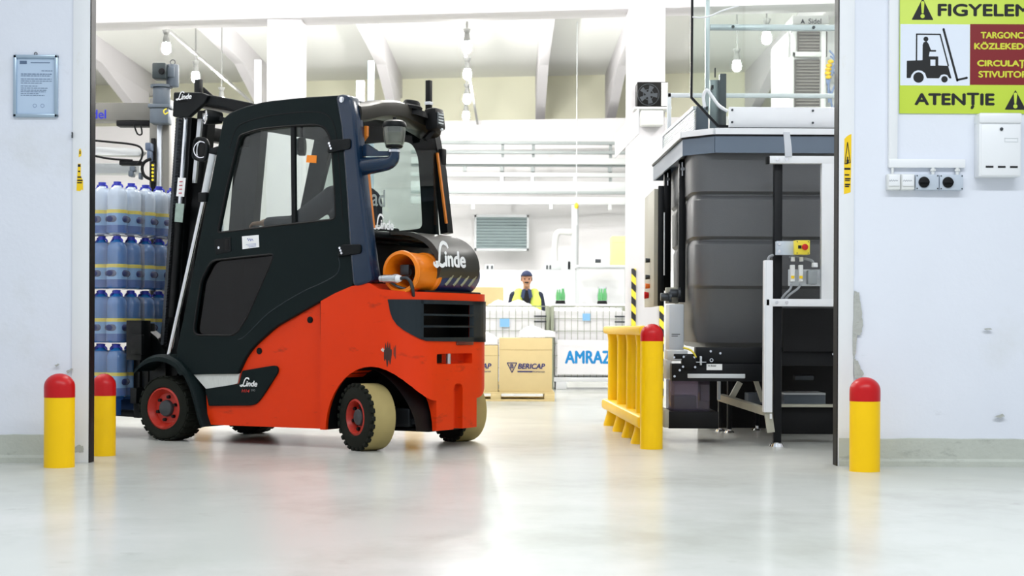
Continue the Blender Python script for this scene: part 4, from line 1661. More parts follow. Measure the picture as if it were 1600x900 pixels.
# bent silver bracket
pr = [P(1221, 203, D2), P(1231, 203, D2), P(1234, 226, D2), P(1235, 241, D2), P(1224, 241, D2), P(1223, 226, D2)]
B().prism([(p.x, p.z) for p in pr], frame((0, D2, 0), (1, 0, 0), (0, 0, 1)), .0, .012).build('bent_bracket', m_alu, hm)
# emergency stop
bx(1212, 373, 1240.5, 394.5, D2 - .03, .05, .003).build('stop_bracket', M('stop_bracket_grey', (196, 206, 218), 0.35), hm)
bx(1241, 371.5, 1264.5, 393.5, D2 - .09, .10, .004).build('stop_housing', M('stop_yellow', (240, 220, 60), 0.4), hm)
q = P(1257.5, 381.8, D2 - .13)
B().cyl((q.x, D2 - .105, q.z), (q.x, D2 - .09, q.z), .012).lathe([(0, 0), (.014, .001), (.020, .006), (.0215, .014), (.018, .02), (.012, .022)], (q.x, D2 - .125, q.z), (0, 1, 0), 24).build('stop_button', m_redp, hm)
q = P(1248.5, 382, D2 - .09)
B().box((q.x - .011, D2 - .0915, q.z - .011), (q.x + .011, D2 - .09, q.z + .011)).build('stop_label', m_black2, hm)
b = B()
for px in (1244.5, 1261.8):
    for py in (373.7, 391.5):
        q = P(px, py, D2 - .09)
        b.cyl((q.x, D2 - .0925, q.z), (q.x, D2 - .09, q.z), .004, seg=10)
b.build('screw', m_steel, hm)
b = B()
for px, py in ((1216.5, 377.5), (1216.5, 389)):
    q = P(px, py, D2 - .03)
    b.cyl((q.x, D2 - .038, q.z), (q.x, D2 - .03, q.z), .010, seg=14)
b.build('bolt', m_chrome, hm)
# connector plate and plugs
bx(1231, 417, 1283, 443, D2 + .03, .015, .004).build('connector_plate', m_paleg, hm)
for px in (1238, 1251):
    b = bx(px - 3.3, 410, px + 3.3, 436, D2 - .02, .045, .003)
    q = P(px, 404, D2)
    b.cyl((q.x, D2, P(0, 410, D2).z), (q.x, D2, P(0, 403, D2).z), .015, .013, 16, .002)
    q = P(px, 440, D2)
    b.cyl((q.x, D2, P(0, 441, D2).z), (q.x, D2, P(0, 436, D2).z), .011, .013, 16)
    o = b.build('plug_connector', m_offw, hm)
    bx(px - 2.6, 427, px + 2.6, 431.5, D2 - .022, .004, 0).build('plug_label', MATS['sticker_yellow'], o)
o = bx(1262, 418, 1277, 440, D2 - .04, .07, .005).build('socket_housing', M('socket_grey', (140, 146, 148), 0.4), hm)
q = P(1272, 412, D2)
B().cyl((q.x, D2, P(0, 419, D2).z), (q.x, D2, P(0, 412, D2).z), .022, .02, 20, .003).build('socket_gland', m_wht, hm)
m_cab = M('cable_grey', (150, 154, 158), 0.5)
B().tube(spline([P(1236, 440, D2), P(1234, 448, D2), P(1226, 456, D2), P(1221, 463, D2 + .02)], 6), .008, 8).build('cable', m_cab, hm)
B().tube(spline([P(1250, 440, D2), P(1246, 447, D2), P(1234, 456, D2), P(1227, 463, D2 + .02)], 6), .008, 8).build('cable', m_cab, hm)
B().tube(spline([P(1250, 404, D2), P(1248, 399, D2 + .02), P(1240, 397, D2 + .04), P(1232, 398, D2 + .05)], 6), .008, 8).build('cable', m_cab, hm)
B().tube(spline([P(1271, 412, D2), P(1268, 404, D2), P(1260, 401, D2 + .01), P(1253, 400, D2 + .02)], 6), .010, 8).build('cable', m_cab, hm)
B().tube(spline([P(1199, 404, D2 + .03), P(1201, 398, D2 + .03), P(1207, 395, D2 + .04)], 6), .009, 8).build('cable', m_cab, hm)

# ================================================================== FAR MACHINE HEAD AT UPPER RIGHT
d = 19.5
m_grl = M('dark_grille', (110, 106, 102), 0.6)
t = thing('machine_tower', 'pale machine tower with dark louvred panels at upper right in the hall', 'machine', (wx(1275, d), d, 0))
a = P(1232, 165, d)
b = B().box((wx(1232, d), d, 0), (wx(1239, d), d + .1, P(0, 90, d).z), .01).box((wx(1281, d), d, 0), (wx(1289, d), d + .1, P(0, 40, d).z), .01).box((wx(1234, d), d + .0, P(0, 52, d).z), (wx(1241, d), d + .1, P(0, 45, d).z), .01)
b.box((wx(1236, d), d, P(0, 90, d).z), (wx(1284, d), d + .1, P(0, 82, d).z), .01).box((wx(1236, d), d, P(0, 90, d).z), (wx(1242, d), d + .1, P(0, 46, d).z), .01)
b.box((wx(1236, d), d + .3, 0), (wx(1320, d), d + 1.6, P(0, 42, d).z), .02)
b.build('tower_frame', m_offw, t)
for (x0, y0, x1, y1) in ((1242, 45, 1289, 84), (1238, 89, 1281, 164)):
    o = bx(x0, y0, x1, y1, d + .08, .06, .004).build('louvre_panel', m_grl, t)
    b = B()
    n = int((y1 - y0) / 5)
    for k in range(n):
        y = y0 + 3 + 5 * k
        bx(x0 + 3, y, x1 - 3, y + 1.6, d + .06, .02, 0, b)
    b.build('louvre_blade', M('grille_light', (140, 136, 130), 0.6), o)
bx(1234, 20, 1291, 34, d + .2, .5, .01).build('head_box', m_offw, t)
q = P(1269, 29, d + .2)
B().add(text_mesh('Sidel', w=20 * d / F, h=8 * d / F, bold=.01), frame((q.x, d + .198, q.z), (1, 0, 0), (0, 0, 1))).build('lettering', m_steel, t)
q = P(1250, 30, d + .2)
B().prism([(-.03, -.03), (.0, -.01), (.03, -.03), (0, .04)], frame((q.x, d + .2, q.z), (1, 0, 0), (0, 0, 1)), 0, .003).build('head_mark', m_steel, t)
b = B()
r = random.Random(4)
for k in range(5):
    p0 = P(1290 + r.uniform(0, 10), 75 + k * 8, d)
    b.tube(spline([p0, p0 + Vector((.05, -.03, -.1)), p0 + Vector((r.uniform(-.05, .08), 0, -.3)), p0 + Vector((.02, .05, -.5))], 5), .012, 6)
b.build('wiring', M('wiring_blue', (130, 150, 190), 0.5), t)
b = B()
for k in range(5):
    p0 = P(1289 + r.uniform(0, 10), 92 + k * 6, d - .03)
    b.ball(p0, (.04, .03, .025), 10)
b.build('terminal', MATS['sticker_yellow'], t)

# ================================================================== FORKLIFT
TH = math.radians(29.0)
FO = GR(256, 693.6)
UU = Vector((math.cos(TH), -math.sin(TH), 0))
VV = Vector((math.sin(TH), math.cos(TH), 0))
W = 1.10


def UZ(px, py, v=0.0):
    r = ray(px, py)
    t = (v + FO.dot(VV)) / (r[0] * VV.x + r[1] * VV.y)
    return ((r[0] * t - FO.x) * UU.x + (r[1] * t - FO.y) * UU.y, CH + r[2] * t)


def VZ(px, py, u):
    r = ray(px, py)
    t = (u + FO.dot(UU)) / (r[0] * UU.x + r[1] * UU.y)
    return ((r[0] * t - FO.x) * VV.x + (r[1] * t - FO.y) * VV.y, CH + r[2] * t)


def PXL(u, v, z):
    q = FO + UU * u + VV * v
    a, b = q.x / q.y * F, -(z - CH) / q.y * F
    c, s = math.cos(ROLL), math.sin(ROLL)
    return 800 + a * c + b * s, HY - a * s + b * c


def UZs(pts, v=0.0):
    return [UZ(x, y, v) for x, y in pts]


fk = thing('forklift', 'orange and black gas forklift with a closed cab driving through the doorway', 'forklift', tuple(FO), -TH)
m_or = M('forklift_orange', (226, 56, 4), 0.42, noise=0.05, scale=4, spec=0.25,
         stains=[((120, 40, 22), 3.5, 0.60, 0.72, 0.55, (1, 1, 3.0)), ((70, 40, 30), 9.0, 0.67, 0.76, 0.6, (1, 1, 4))])
m_dk = M('cab_black_plastic', (14, 26, 27), 0.5, noise=0.05, scale=10, spec=0.12)
m_dk2 = M('cab_trim_black', (8, 13, 15), 0.42, spec=0.2)
m_pil = M('pillar_dark_blue', (6, 36, 62), 0.24, coat=0.15)
m_roofm = M('roof_beam_bronze', (52, 50, 44), 0.35, metal=0.3)
m_mast = M('mast_black', (7, 10, 11), 0.4, spec=0.25)
m_tyre = M('tyre_black', (26, 29, 23), 0.8, noise=0.15, scale=20, spec=0.2)
m_tan = M('tyre_tan_tread', (168, 152, 98), 0.75, noise=0.08, scale=14)
m_rim_o = M('rim_orange', (180, 40, 24), 0.4, noise=.08, scale=12)
m_gl = glass('cab_glass', (226, 232, 230), .03)
m_gl2 = glass('lower_door_glass', (70, 78, 74), .025)
m_lpg = M('gas_bottle_orange', (240, 130, 14), 0.35)
m_lpgb = M('gas_bottle_blue', (28, 48, 96), 0.3)
m_cov = M('cover_grey', (52, 52, 48), 0.42)

fs = frame((0, 0, 0), (1, 0, 0), (0, 0, 1))            # (u, z) plane, normal towards -v
L_ = dict(local=True)

# ---- lower body
side = fillet(UZs([(322, 668), (318, 611), (372, 584), (384, 561), (398, 543), (430, 514), (497, 474.5), (500, 673)]), .02)
B().prism(side, fs, -W + .04, -.03).build('chassis', m_or, fk, **L_)
o = B().prism(UZs([(300, 589), (372, 587), (369, 603), (322, 614)]), fs, -.03, -.018).build('step_plate', M('step_plate_white', (206, 210, 206), 0.5, noise=.15, scale=30, stretch=(6, 1, 1)), fk, **L_)
plq = fillet(UZs([(325, 638.5), (319, 612), (372, 603.5), (377, 583), (431, 573.5), (433.5, 584), (402, 634), (390, 637.5)]), [.01, .01, .01, .01, .05, .03, .10, .03])
o = B().prism(plq, fs, -.03, -.012, .004).build('logo_panel', m_dk, fk, **L_)
a = UZ(373, 606.5, -.012)
script_logo(.142, frame((a[0], .011, a[1]), (1, 0, .0), (0, 0, 1))).build('maker_logo', m_whitep, o, **L_)
a = UZ(383, 614.5)
B().add(text_mesh('H14', w=.066, h=.020, bold=.03, shear=.2), frame((a[0], .0115, a[1]), (1, 0, 0), (0, 0, 1))).build('model_lettering', M('red_print', (200, 40, 30), 0.5), o, **L_)
a = UZ(395, 613.5)
B().add(text_mesh('EVO', w=.032, h=.013, bold=.02), frame((a[0], .0115, a[1]), (1, 0, 0), (0, 0, 1))).build('model_lettering', M('grey_print', (120, 128, 130), 0.5), o, **L_)
for px, py in ((480.5, 502.5), (401.5, 552)):
    a = UZ(px, py)
    B().cyl((a[0], .022, a[1]), (a[0], .05, a[1]), .016, seg=18).lathe([(.016, 0), (.022, 0), (.022, .006), (.016, .006)], (a[0], .025, a[1]), (0, 1, 0), 20, close=True).build('plug', m_dk2, fk, **L_)

# ---- counterweight
ctr = 1.78
RU = 2.06


def footprint(off=0.0):
    pts = [(1.342, -off), (ctr, -off)]
    for k in range(1, 13):
        t = k / 12
        pts.append(((1 - t) ** 2 * ctr + 2 * t * (1 - t) * (RU + off) + t * t * (RU + off), (1 - t) ** 2 * -off + 2 * t * (1 - t) * -off + t * t * .30))
    pts += [(RU + .004 + off, .45), (RU + .004 + off, .6)]
    q = [(u, W - v) for u, v in pts[::-1][1:]]
    return pts + [(u, v) for u, v in q if v > .6]


fpl = footprint()
CZ1 = 1.03
b = B().prism(fpl, frame((0, 0, 0), (1, 0, 0), (0, 1, 0)), .125, 1.2)
cw = b.build('counterweight', m_or, fk, **L_)
top = UZs([(490, 478.5), (500, 473.5), (522, 461), (548, 449.5), (576, 444)]) + [(1.80, 1.045), (1.95, CZ1), (2.4, CZ1 - .01), (2.4, 1.5), (1.2, 1.5)]
cuts = [B().prism(top, fs, -1.3, .2)]
EA, EB, EC = .36, .43, (1.745, .115)


def ell(a, bb, n=40):
    return [(EC[0] + a * math.cos(2 * PI * k / n), EC[1] + bb * math.sin(2 * PI * k / n)) for k in range(n)]


cuts.append(B().prism(ell(EA, EB), fs, -.29, .3))
cuts.append(B().prism(ell(EA, EB), fs, -1.4, -.81))
EA, EC = .322, (1.708, .115)
cuts.append(B().prism(ell(EA, EB - .004), fs, -.42, -.2))
cuts.append(B().prism(ell(EA, EB - .004), fs, -.9, -.68))
g0, g1 = VZ(664, 500, RU)[0], VZ(738.5, 500, RU)[0]
gz0, gz1 = VZ(700, 529, RU)[1], VZ(700, 475.5, RU)[1]
cuts.append(B().box((1.87, g0, gz0), (2.4, g1, gz1)))
l0, l1 = VZ(683, 560, RU)[0], VZ(738, 560, RU)[0]
lz0, lz1 = VZ(715, 569, RU)[1], VZ(715, 553, RU)[1]
cuts.append(B().box((1.99, l0, lz0), (2.4, l1, lz1), .012))
s0, s1 = VZ(709, 620, RU)[0], VZ(723, 620, RU)[0]
sz0, sz1 = .12, VZ(715, 600, RU)[1]
cuts.append(B().box((2.0, s0, sz0 - .1), (2.4, s1, sz1), .035))
cut(cw, cuts)
# seam line between chassis and counterweight
B().prism(UZs([(496.5, 476), (499, 475), (502, 673), (499.5, 673)]), fs, -.2, -.024).build('panel_seam', m_black, fk, **L_)
# wheel-well lining
b = B().prism([(u, max(z, .127)) for u, z in ell(EA + .02, EB + .004)], fs, -.425, -.41)


def fn(t):
    n = 26
    R0, R1 = [], []
    for k in range(n + 1):
        an = PI * k / n
        u, z = EC[0] + (EA - .012) * math.cos(an), EC[1] + (EB - .010) * math.sin(an)
        tq = 1 - math.sqrt(max(0, 1 - (u - ctr) / (RU - ctr))) if u > ctr else 0
        z = max(z, .127)
        R0.append(t.verts.new((u - (.02 if u > ctr else 0), .012 + (.30 * tq * tq + .03 * tq), z)))
        R1.append(t.verts.new((u, .42, z)))
    for k in range(n):
        t.faces.new((R0[k], R0[k + 1], R1[k + 1], R1[k]))


b._new(fn)
b.build('wheel_well', m_black, fk, **L_)
# grille panel wrapped round the corner
fo = footprint(.007)
low = [(606, .972), (609, .90), (613, .855), (620, .815), (630, .783), (642, .755), (655, .728), (666, .712), (760, .700)]


def lowz(px):
    for (x0, z0), (x1, z1) in zip(low, low[1:]):
        if px <= x1:
            return z0 + (z1 - z0) * max(0, px - x0) / (x1 - x0)
    return low[-1][1]


def dense(poly, n=6):
    out = []
    for p, q in zip(poly, poly[1:]):
        for k in range(n):
            out.append((p[0] + (q[0] - p[0]) * k / n, p[1] + (q[1] - p[1]) * k / n))
    return out + [poly[-1]]


path = [p for p in dense(fo) if PXL(p[0], p[1], .85)[0] >= 605 and p[1] < W - .05 and p[0] > 1.8]


def shell(z_lo, z_hi, cond, inset=.03):
    b = B()

    def fn(t):
        prev = None
        for (u, v) in path:
            px = PXL(u, v, .85)[0]
            if not cond(px, v):
                prev = None
                continue
            cu, cv = 1.7, .55
            d = Vector((u - cu, v - cv, 0)).normalized()
            zl, zh = z_lo(px), z_hi(px)
            r = [t.verts.new((u, v, zl)), t.verts.new((u, v, zh)), t.verts.new((u - d.x * inset, v - d.y * inset, zh)), t.verts.new((u - d.x * inset, v - d.y * inset, zl))]
            if prev:
                for k in range(4):
                    t.faces.new((prev[k], r[k], r[(k + 1) % 4], prev[(k + 1) % 4]))
            else:
                t.faces.new(r)
            prev = r
        if prev:
            t.faces.new(prev)
        bmesh.ops.recalc_face_normals(t, faces=t.faces)
    b._new(fn)
    return b.bm


gb = B()
m_grp = M('grille_panel_grey', (30, 40, 46), 0.42, spec=0.25)


def addbm(bm2):
    me = bpy.data.meshes.new('t')
    bm2.to_mesh(me)
    bm2.free()
    gb.bm.from_mesh(me)
    bpy.data.meshes.remove(me)


addbm(shell(lowz, lambda p: .978, lambda p, v: v < g0 + .012))
addbm(shell(lambda p: gz1 - .004, lambda p: .978, lambda p, v: v > g0 - .012))
addbm(shell(lowz, lambda p: gz0 + .004, lambda p, v: v > g0 - .012))
addbm(shell(lowz, lambda p: .978, lambda p, v: v > g1 - .01))
grp = gb.build('grille_panel', m_grp, fk, **L_)
for k in range(2):
    z = gz0 + (gz1 - gz0) * (k + 1) / 3
    gb = B()
    addbm(shell(lambda p: z - .006, lambda p: z + .007, lambda p, v: g0 - .02 < v < g1 + .02, .07))
    gb.build('grille_slat', m_grp, grp, **L_)
B().box((1.85, g0 - .005, gz0 - .005), (1.88, g1 + .005, gz1 + .005)).box((1.88, g0 - .004, gz0 - .006), (2.0, g0 + .002, gz1 + .004)).box((1.88, g1 - .002, gz0 - .006), (2.03, g1 + .004, gz1 + .004)).box((1.88, g0, gz0 - .004), (2.03, g1, gz0 + .002)).box((1.88, g0, gz1 - .002), (2.03, g1, gz1 + .004)).build('grille_cavity', m_black, grp, **L_)
path_full = path
path = [p for p in dense(footprint(.0012), 14) if p[0] > 1.7 and p[1] < .4]
for (pc, pw, zc, zh, ph, mt) in ((606, 6.5, .635, .07, .3, M('scuff_black', (60, 34, 27), 0.7)), (617, 2.2, .645, .05, 1.4, M('scuff_brown', (120, 44, 26), 0.7)), (598, 3.2, .655, .012, 2.2, M('chip_white', (206, 190, 180), 0.7))):
    gb = B()

    def env(p):
        return zh * math.sqrt(max(.02, 1 - ((p - pc) / pw) ** 2))
    addbm(shell(lambda p: zc - env(p) * (1 + .35 * math.sin(p * 1.3 + ph)), lambda p: zc + env(p) * (.75 + .35 * math.sin(p * 1.9 + ph)), lambda p, v: abs(p - pc) < pw, .001))
    if len(gb.bm.verts):
        gb.build('paint_scuff', mt, cw, **L_)
path = path_full
B().box((1.995, s0 - .004, .13), (2.003, s1 + .004, sz1 - .03)).build('slot_shade', m_dk2, fk, **L_)  # dark insert imitates the shade inside the slot
# tow coupling recess, dark plate on the left of its back
B().box((1.985, l0 - .01, lz0 - .01), (1.993, l0 + .17, lz1 + .01)).build('tow_recess', m_dk2, fk, **L_)
q0 = VZ(704, 560, 2.05)[0]
B().cyl((2.035, q0, lz0 - .01), (2.035, q0, lz1 + .01), .017, seg=16).build('tow_pin', m_alu, fk, **L_)
B().box((RU - .01, VZ(712, 537, RU)[0], VZ(712, 540, RU)[1]), (RU + .012, VZ(738, 537, RU)[0], VZ(740, 534.5, RU)[1]), .003).build('reflector', M('reflector_dark_red', (96, 40, 36), 0.3), fk, **L_)
# axle and steering gear in the dark under the counterweight
b = B().box((1.60, .28, .14), (1.86, .82, .27), .02).cyl((1.62, .2, .22), (1.62, .9, .22), .05).box((1.84, .3, .16), (1.92, .8, .2), .01).cyl((1.88, .34, .24), (1.88, .7, .24), .028)
b.build('steer_axle', m_steel, fk, **L_)
B().box((.25, .12, .13), (1.5, W - .12, .3), .01).build('belly_plate', m_black, fk, **L_)
B().box((1.5, .3, .115), (2.0, .8, .135), .01).build('belly_plate', m_black, fk, **L_)


# ---- wheels
def wheel(c, ax, R, wd, tan_=False, seen=True, face=1):
    c, ax = Vector(c), Vector(ax).normalized()
    h = wd / 2
    rr = .62 if not tan_ else .52
    prof = [(rr * R, h - .012), (rr * R + .012, h + .003), (.84 * R, h + .004), (.93 * R, h - .004), (.985 * R, h - .028), (.985 * R, -h + .028), (.93 * R, -h + .004), (rr * R, -h)]
    b = B().lathe(prof, c, ax, 56, close=True)
    x = Vector((0, 0, 1)).cross(ax).normalized()
    y = ax.cross(x)
    N = 26
    for k in range(N):
        for sd in ((1, -1) if not tan_ else (face,)):
            an = 2 * PI * (k + (.5 if sd < 0 else 0)) / N
            rad = x * math.cos(an) + y * math.sin(an)
            tn = ax.cross(rad)
            if tan_:
                p = c + rad * R * .962 + ax * sd * (h - .010)
                m = Matrix((rad, tn, ax)).transposed().to_4x4()
                m.translation = p
                b._new(lambda t: (bmesh.ops.create_cube(t, size=1.0), t.transform(Matrix.Diagonal((.024, .030, .030, 1)))), m, .004, 1)
            else:
                p = c + rad * R * .975 + ax * sd * (h * .52)
                m = Matrix((rad, tn, ax)).transposed().to_4x4()
                m.translation = p
                b._new(lambda t: (bmesh.ops.create_cube(t, size=1.0), t.transform(Matrix.Diagonal((R * .052, .040, h * .92, 1)))), m, .004, 1)
    w = b.build('wheel', m_tyre, fk, **L_)
    if tan_:
        B().lathe([(.95 * R, face * (h - .018)), (1.0 * R, face * (h - .021)), (1.004 * R, 0), (1.0 * R, face * (-h + .02)), (.975 * R, face * (-h + .006)), (.93 * R, face * (-h + .02))], c, ax, 56, close=True).build('tread', m_tan, w, **L_)
    if seen:
        ri = .50 * R if not tan_ else .43 * R
        B().lathe([(rr * R + .004, h - .02), (rr * R + .006, h - .004), (rr * R - .006, h + .002), (rr * R - .014, h - .012), (ri, h - .035), (ri - .008, h - .05)] + ([(.2 * R, h - .045), (0, h - .045), (0, h - .07)] if not tan_ else [(ri - .008, h - .07)]) + [(rr * R, h - .09)],
                  c, ax, 44, close=tan_).build('rim', m_rim_o, w, **L_)
        if tan_:
            B().cyl(c + ax * (h - .075), c + ax * (h - .055), ri, seg=36).build('rim_dish', m_dk2, w, **L_)
            for k in range(3):
                an = 2 * PI * (k + .2) / 3
                q = c + (x * math.cos(an) + y * math.sin(an)) * R * .31 + ax * (h - .056)
                B().cyl(q, q + ax * .012, .03, .026, 14).build('rim_spoke', m_rim_o, w, **L_)
        B().cyl(c + ax * (h - .05), c + ax * (h - .018), .27 * R, .24 * R, 28, .006).build('hub_cap', M('hub_cap_grey', (48, 54, 58), 0.5), w, **L_)
        for k in range(6):
            an = 2 * PI * (k + .3) / 6
            q = c + (x * math.cos(an) + y * math.sin(an)) * R * .36 + ax * (h - .048)
            B().cyl(q, q + ax * .022, .0125, .011, 8).build('wheel_nut', m_dk2, w, **L_)
    return w


R1 = .226
wheel((0, .10, R1), (0, -1, 0), R1, .20)
wheel((0, W - .10, R1), (0, 1, 0), R1, .20)
SA = math.radians(24.7)
ax = Vector((-math.sin(SA), -math.cos(SA), 0))
fc = GR(556, 706.7) - FO
fc = Vector((fc.dot(UU), fc.dot(VV), 0))
R2 = .217
mid = fc - ax * .092
wheel((mid.x, mid.y, R2), ax, R2, .185, True)
wheel((mid.x + .07, W - mid.y + .04, R2), -ax, R2, .185, True, True, -1)
B().cyl((mid.x, mid.y + .03, R2), (mid.x, W - mid.y - .03, R2), .045).build('axle_tube', m_black, fk, **L_)

# ---- front mudguard
mg_ = UZs([(218, 579), (226, 570), (238, 562), (253, 558), (268, 560), (284, 569), (298, 586), (309, 608), (316, 632), (322, 655), (327, 669)])
for (v0, v1, nm) in ((-.045, .24, 'mudguard'), (W - .24, W + .03, 'mudguard')):
    b = B()

    def fn(t):
        prev = None
        n = len(mg_)
        for i, (u, z) in enumerate(spline(mg_, 3)):
            r = []
            k = i / 30
            for v, dz in ((v0, -.02), (v0 + .02, 0.0), (v1, .0), (v1, -.025), (v0 + .03, -.03), (v0, -.05)):
                r.append(t.verts.new((u + (dz if k > .5 else dz * .4) * .6, v, z + dz * (1 if k < .6 else .3))))
            if prev:
                for q in range(6):
                    t.faces.new((prev[q], r[q], r[(q + 1) % 6], prev[(q + 1) % 6]))
            else:
                t.faces.new(r)
            prev = r
        t.faces.new(prev)
        bmesh.ops.recalc_face_normals(t, faces=t.faces)
    b._new(fn)
    b.build(nm, m_dk, fk, **L_)

# ---- cab sides
door_px = [(346, 189), (356, 180), (376, 171), (410, 162), (470, 155), (529, 151), (536, 160), (540, 240), (546, 345), (551, 448), (497, 475), (430, 514), (398, 543), (384, 561), (372, 588),
           (279, 590), (276, 552), (306, 400)]
win_px = [(371, 215), (400, 205), (445, 200), (488, 197), (505, 201), (515, 222), (520, 290), (523, 345), (430, 356), (338, 368), (352, 296)]
low_px = [(329, 411), (427, 400), (421, 418), (386, 500), (371, 523), (362, 528), (307, 528), (302, 521), (313, 443)]
door = fillet(UZs(door_px), [.01, .02, .04, .06, .06, .02, .01, .01, .01, .02, .02, .05, .05, .05, .01, .03, .02, .02], 3)
win = fillet(UZs(win_px), [.03, .05, .05, .05, .06, .05, .02, .04, .02, .03, .02], 3)
lowp = fillet(UZs(low_px), [.05, .03, .03, .04, .03, .02, .03, .03, .03], 3)
# trim the door where the counterweight curves off
cab = B().add(plate_mesh(door, [win, lowp], .045, .008), fs @ Matrix.Translation((0, 0, -.0225))).build('cab_door', m_dk, fk, **L_)
B().add(plate_mesh(win, [], .004), fs @ Matrix.Translation((0, 0, -.03))).build('window_pane', m_gl, cab, **L_)
B().add(plate_mesh(lowp, [], .004), fs @ Matrix.Translation((0, 0, -.03))).build('lower_pane', m_gl2, cab, **L_)
# window divider, seals, raised roof arch line
B().prism(UZs([(449.5, 198), (455.5, 198), (458.5, 356), (452.5, 357)]), fs, -.034, -.012).build('window_divider', m_dk2, cab, **L_)


def outline(poly, fr_off, wd, th, closed=True, v=0.0):
    b = B()
    pts = [(p[0], v, p[1]) for p in poly]
    if closed:
        pts = pts + [pts[0]]
    b.tube(pts, wd, 6)
    return b


outline(win, 0, .009, .01, True, .006).build('window_seal', m_black, cab, **L_)
outline(lowp, 0, .008, .01, True, .004).build('window_seal', m_black, cab, **L_)
arch = spline(UZs([(356, 236), (366, 205), (385, 193), (420, 184), (470, 178), (503, 180), (518, 196), (526, 240), (534, 350)]), 5)
outline(arch, 0, .005, .01, False, .002).build('door_joint', m_black, cab, **L_)
crease = spline(UZs([(372, 534), (384, 528), (420, 492), (470, 460), (500, 446), (524, 432), (530, 418), (528, 405)]), 4)
outline(crease, 0, .0035, .01, False, .001).build('door_crease', m_grp, cab, **L_)
b = B().prism(fillet(UZs([(334, 379), (360, 374), (360.5, 397), (336, 402)]), .008), fs, -.01, .004, .002)
hd = b.build('door_handle', m_dk2, cab, **L_)
a = UZ(341.5, 391)
B().cyl((a[0], -.008, a[1]), (a[0], .0, a[1]), .009, seg=16).build('key_lock', m_chrome, hd, **L_)
a = UZ(354, 386.5)
B().box((a[0] - .016, -.006, a[1] - .035), (a[0] + .016, -.002, a[1] + .035), .004).build('handle_recess', m_black, hd, **L_)
st = B().prism(UZs([(377, 373), (403, 370.5), (404, 389.5), (378, 393)]), fs, -.004, .0015).build('paper_sticker', m_whitep, cab, **L_)
a = UZ(390, 378)
b = strokes([[(-.026 + .0065 * k, .008 * math.sin(k * 2.2), .004) for k in range(9)]], frame((a[0], -.0022, a[1]), (1, 0, -.09), (.09, 0, 1)), .0004)
for k in range(3):
    a = UZ(391, 385 + k * 2)
    b.box((a[0] - .04 + .012 * k, -.0028, a[1] - .001), (a[0] + .045, -.0018, a[1] + .001), rot=(0, -.09, 0))
b.build('sticker_print', M('sticker_ink', (90, 100, 170), 0.7), st, **L_)
B().prism(UZs([(474, 244.5), (489, 245), (488.5, 257), (472.5, 256)]), fs, -.026, -.024).build('orange_label', M('orange_sticker', (250, 140, 20), 0.5, emit=0.0), cab, **L_)
# far side
fv = W - .045
cabf = B().add(plate_mesh(door, [win, lowp], .045, .006), fs @ Matrix.Translation((0, 0, -W + .0225))).build('cab_door', m_dk, fk, **L_)
B().add(plate_mesh(win, [], .004), fs @ Matrix.Translation((0, 0, -W + .02))).build('window_pane', m_gl, cabf, **L_)
B().add(plate_mesh(lowp, [], .004), fs @ Matrix.Translation((0, 0, -W + .02))).build('lower_pane', m_gl2, cabf, **L_)

# ---- rear pillars, roof and rear window
pil = UZs([(522, 152), (534, 149), (546, 153), (552, 180), (558, 250), (570, 350), (583, 441), (566, 448), (552, 450), (547, 400), (539, 290), (531, 200)])
p1 = B().prism(fillet(pil, .03, 3), fs, -.10, .012, .018).build('rear_pillar', m_pil, fk, **L_)
for (x0, y0) in ((524, 231), (542, 394)):
    a, c = UZ(x0 - 13, y0 - 9), UZ(x0 + 24, y0 + 9)
    B().prism(fillet([(a[0], c[1]), (c[0], c[1] + .02), (c[0], a[1]), (a[0] + .03, a[1] + .0)], .02), fs, .004, .024, .005).build('hinge', m_dk2, p1, **L_)
    b = B()
    for dy in (-5, 0, 5):
        q = UZ(x0 - 7 + dy * .3, y0 + dy * .8)
        b.cyl((q[0], -.030, q[1]), (q[0], -.022, q[1]), .008, seg=12)
    b.build('hinge_bolt', m_chrome, p1, **L_)
a = UZ(533, 158.5)
B().cyl((a[0], -.02, a[1]), (a[0], -.008, a[1]), .020, seg=24, bev=.003).build('pillar_bolt', m_chrome, p1, **L_)
ctrim = [(1.69, .1, 2.14), (1.655, .1, 1.95), (1.70, .1, 1.66), (1.735, .1, 1.44)]
rt = [UZ(577, y, .1) for y in (205, 222)]
b = B().tube([(UZ(572, 272, .11)[0], .11, UZ(572, 272, .11)[1]), (UZ(576, 315, .11)[0], .11, UZ(576, 315, .11)[1]), (UZ(581, 358, .11)[0], .11, UZ(581, 358, .11)[1])], .016, flat=(.02, .034))
b.tube([(UZ(570, 199, .11)[0], .11, UZ(570, 199, .11)[1]), (UZ(570, 214, .11)[0], .11, UZ(570, 214, .11)[1]), (UZ(564, 222, .11)[0], .11, UZ(564, 222, .11)[1])], .012, flat=(.02, .024))
b.build('orange_seal', M('orange_rubber', (206, 118, 24), 0.5), fk, **L_)
# far rear pillar
B().tube([(UZ(672, 198, 1.05)[0], 1.05, UZ(672, 198, 1.05)[1]), (UZ(686, 270, 1.05)[0], 1.05, UZ(686, 270, 1.05)[1]), (UZ(697, 366, 1.05)[0], 1.05, UZ(697, 366, 1.05)[1])], .03, flat=(.06, .075)).build('rear_pillar', m_dk2, fk, **L_)
B().tube([(UZ(681, 240, 1.0)[0], 1.0, UZ(681, 240, 1.0)[1]), (UZ(696, 350, 1.0)[0], 1.0, UZ(696, 350, 1.0)[1])], .01, flat=(.012, .02)).build('orange_seal', MATS['orange_rubber'], fk, **L_)
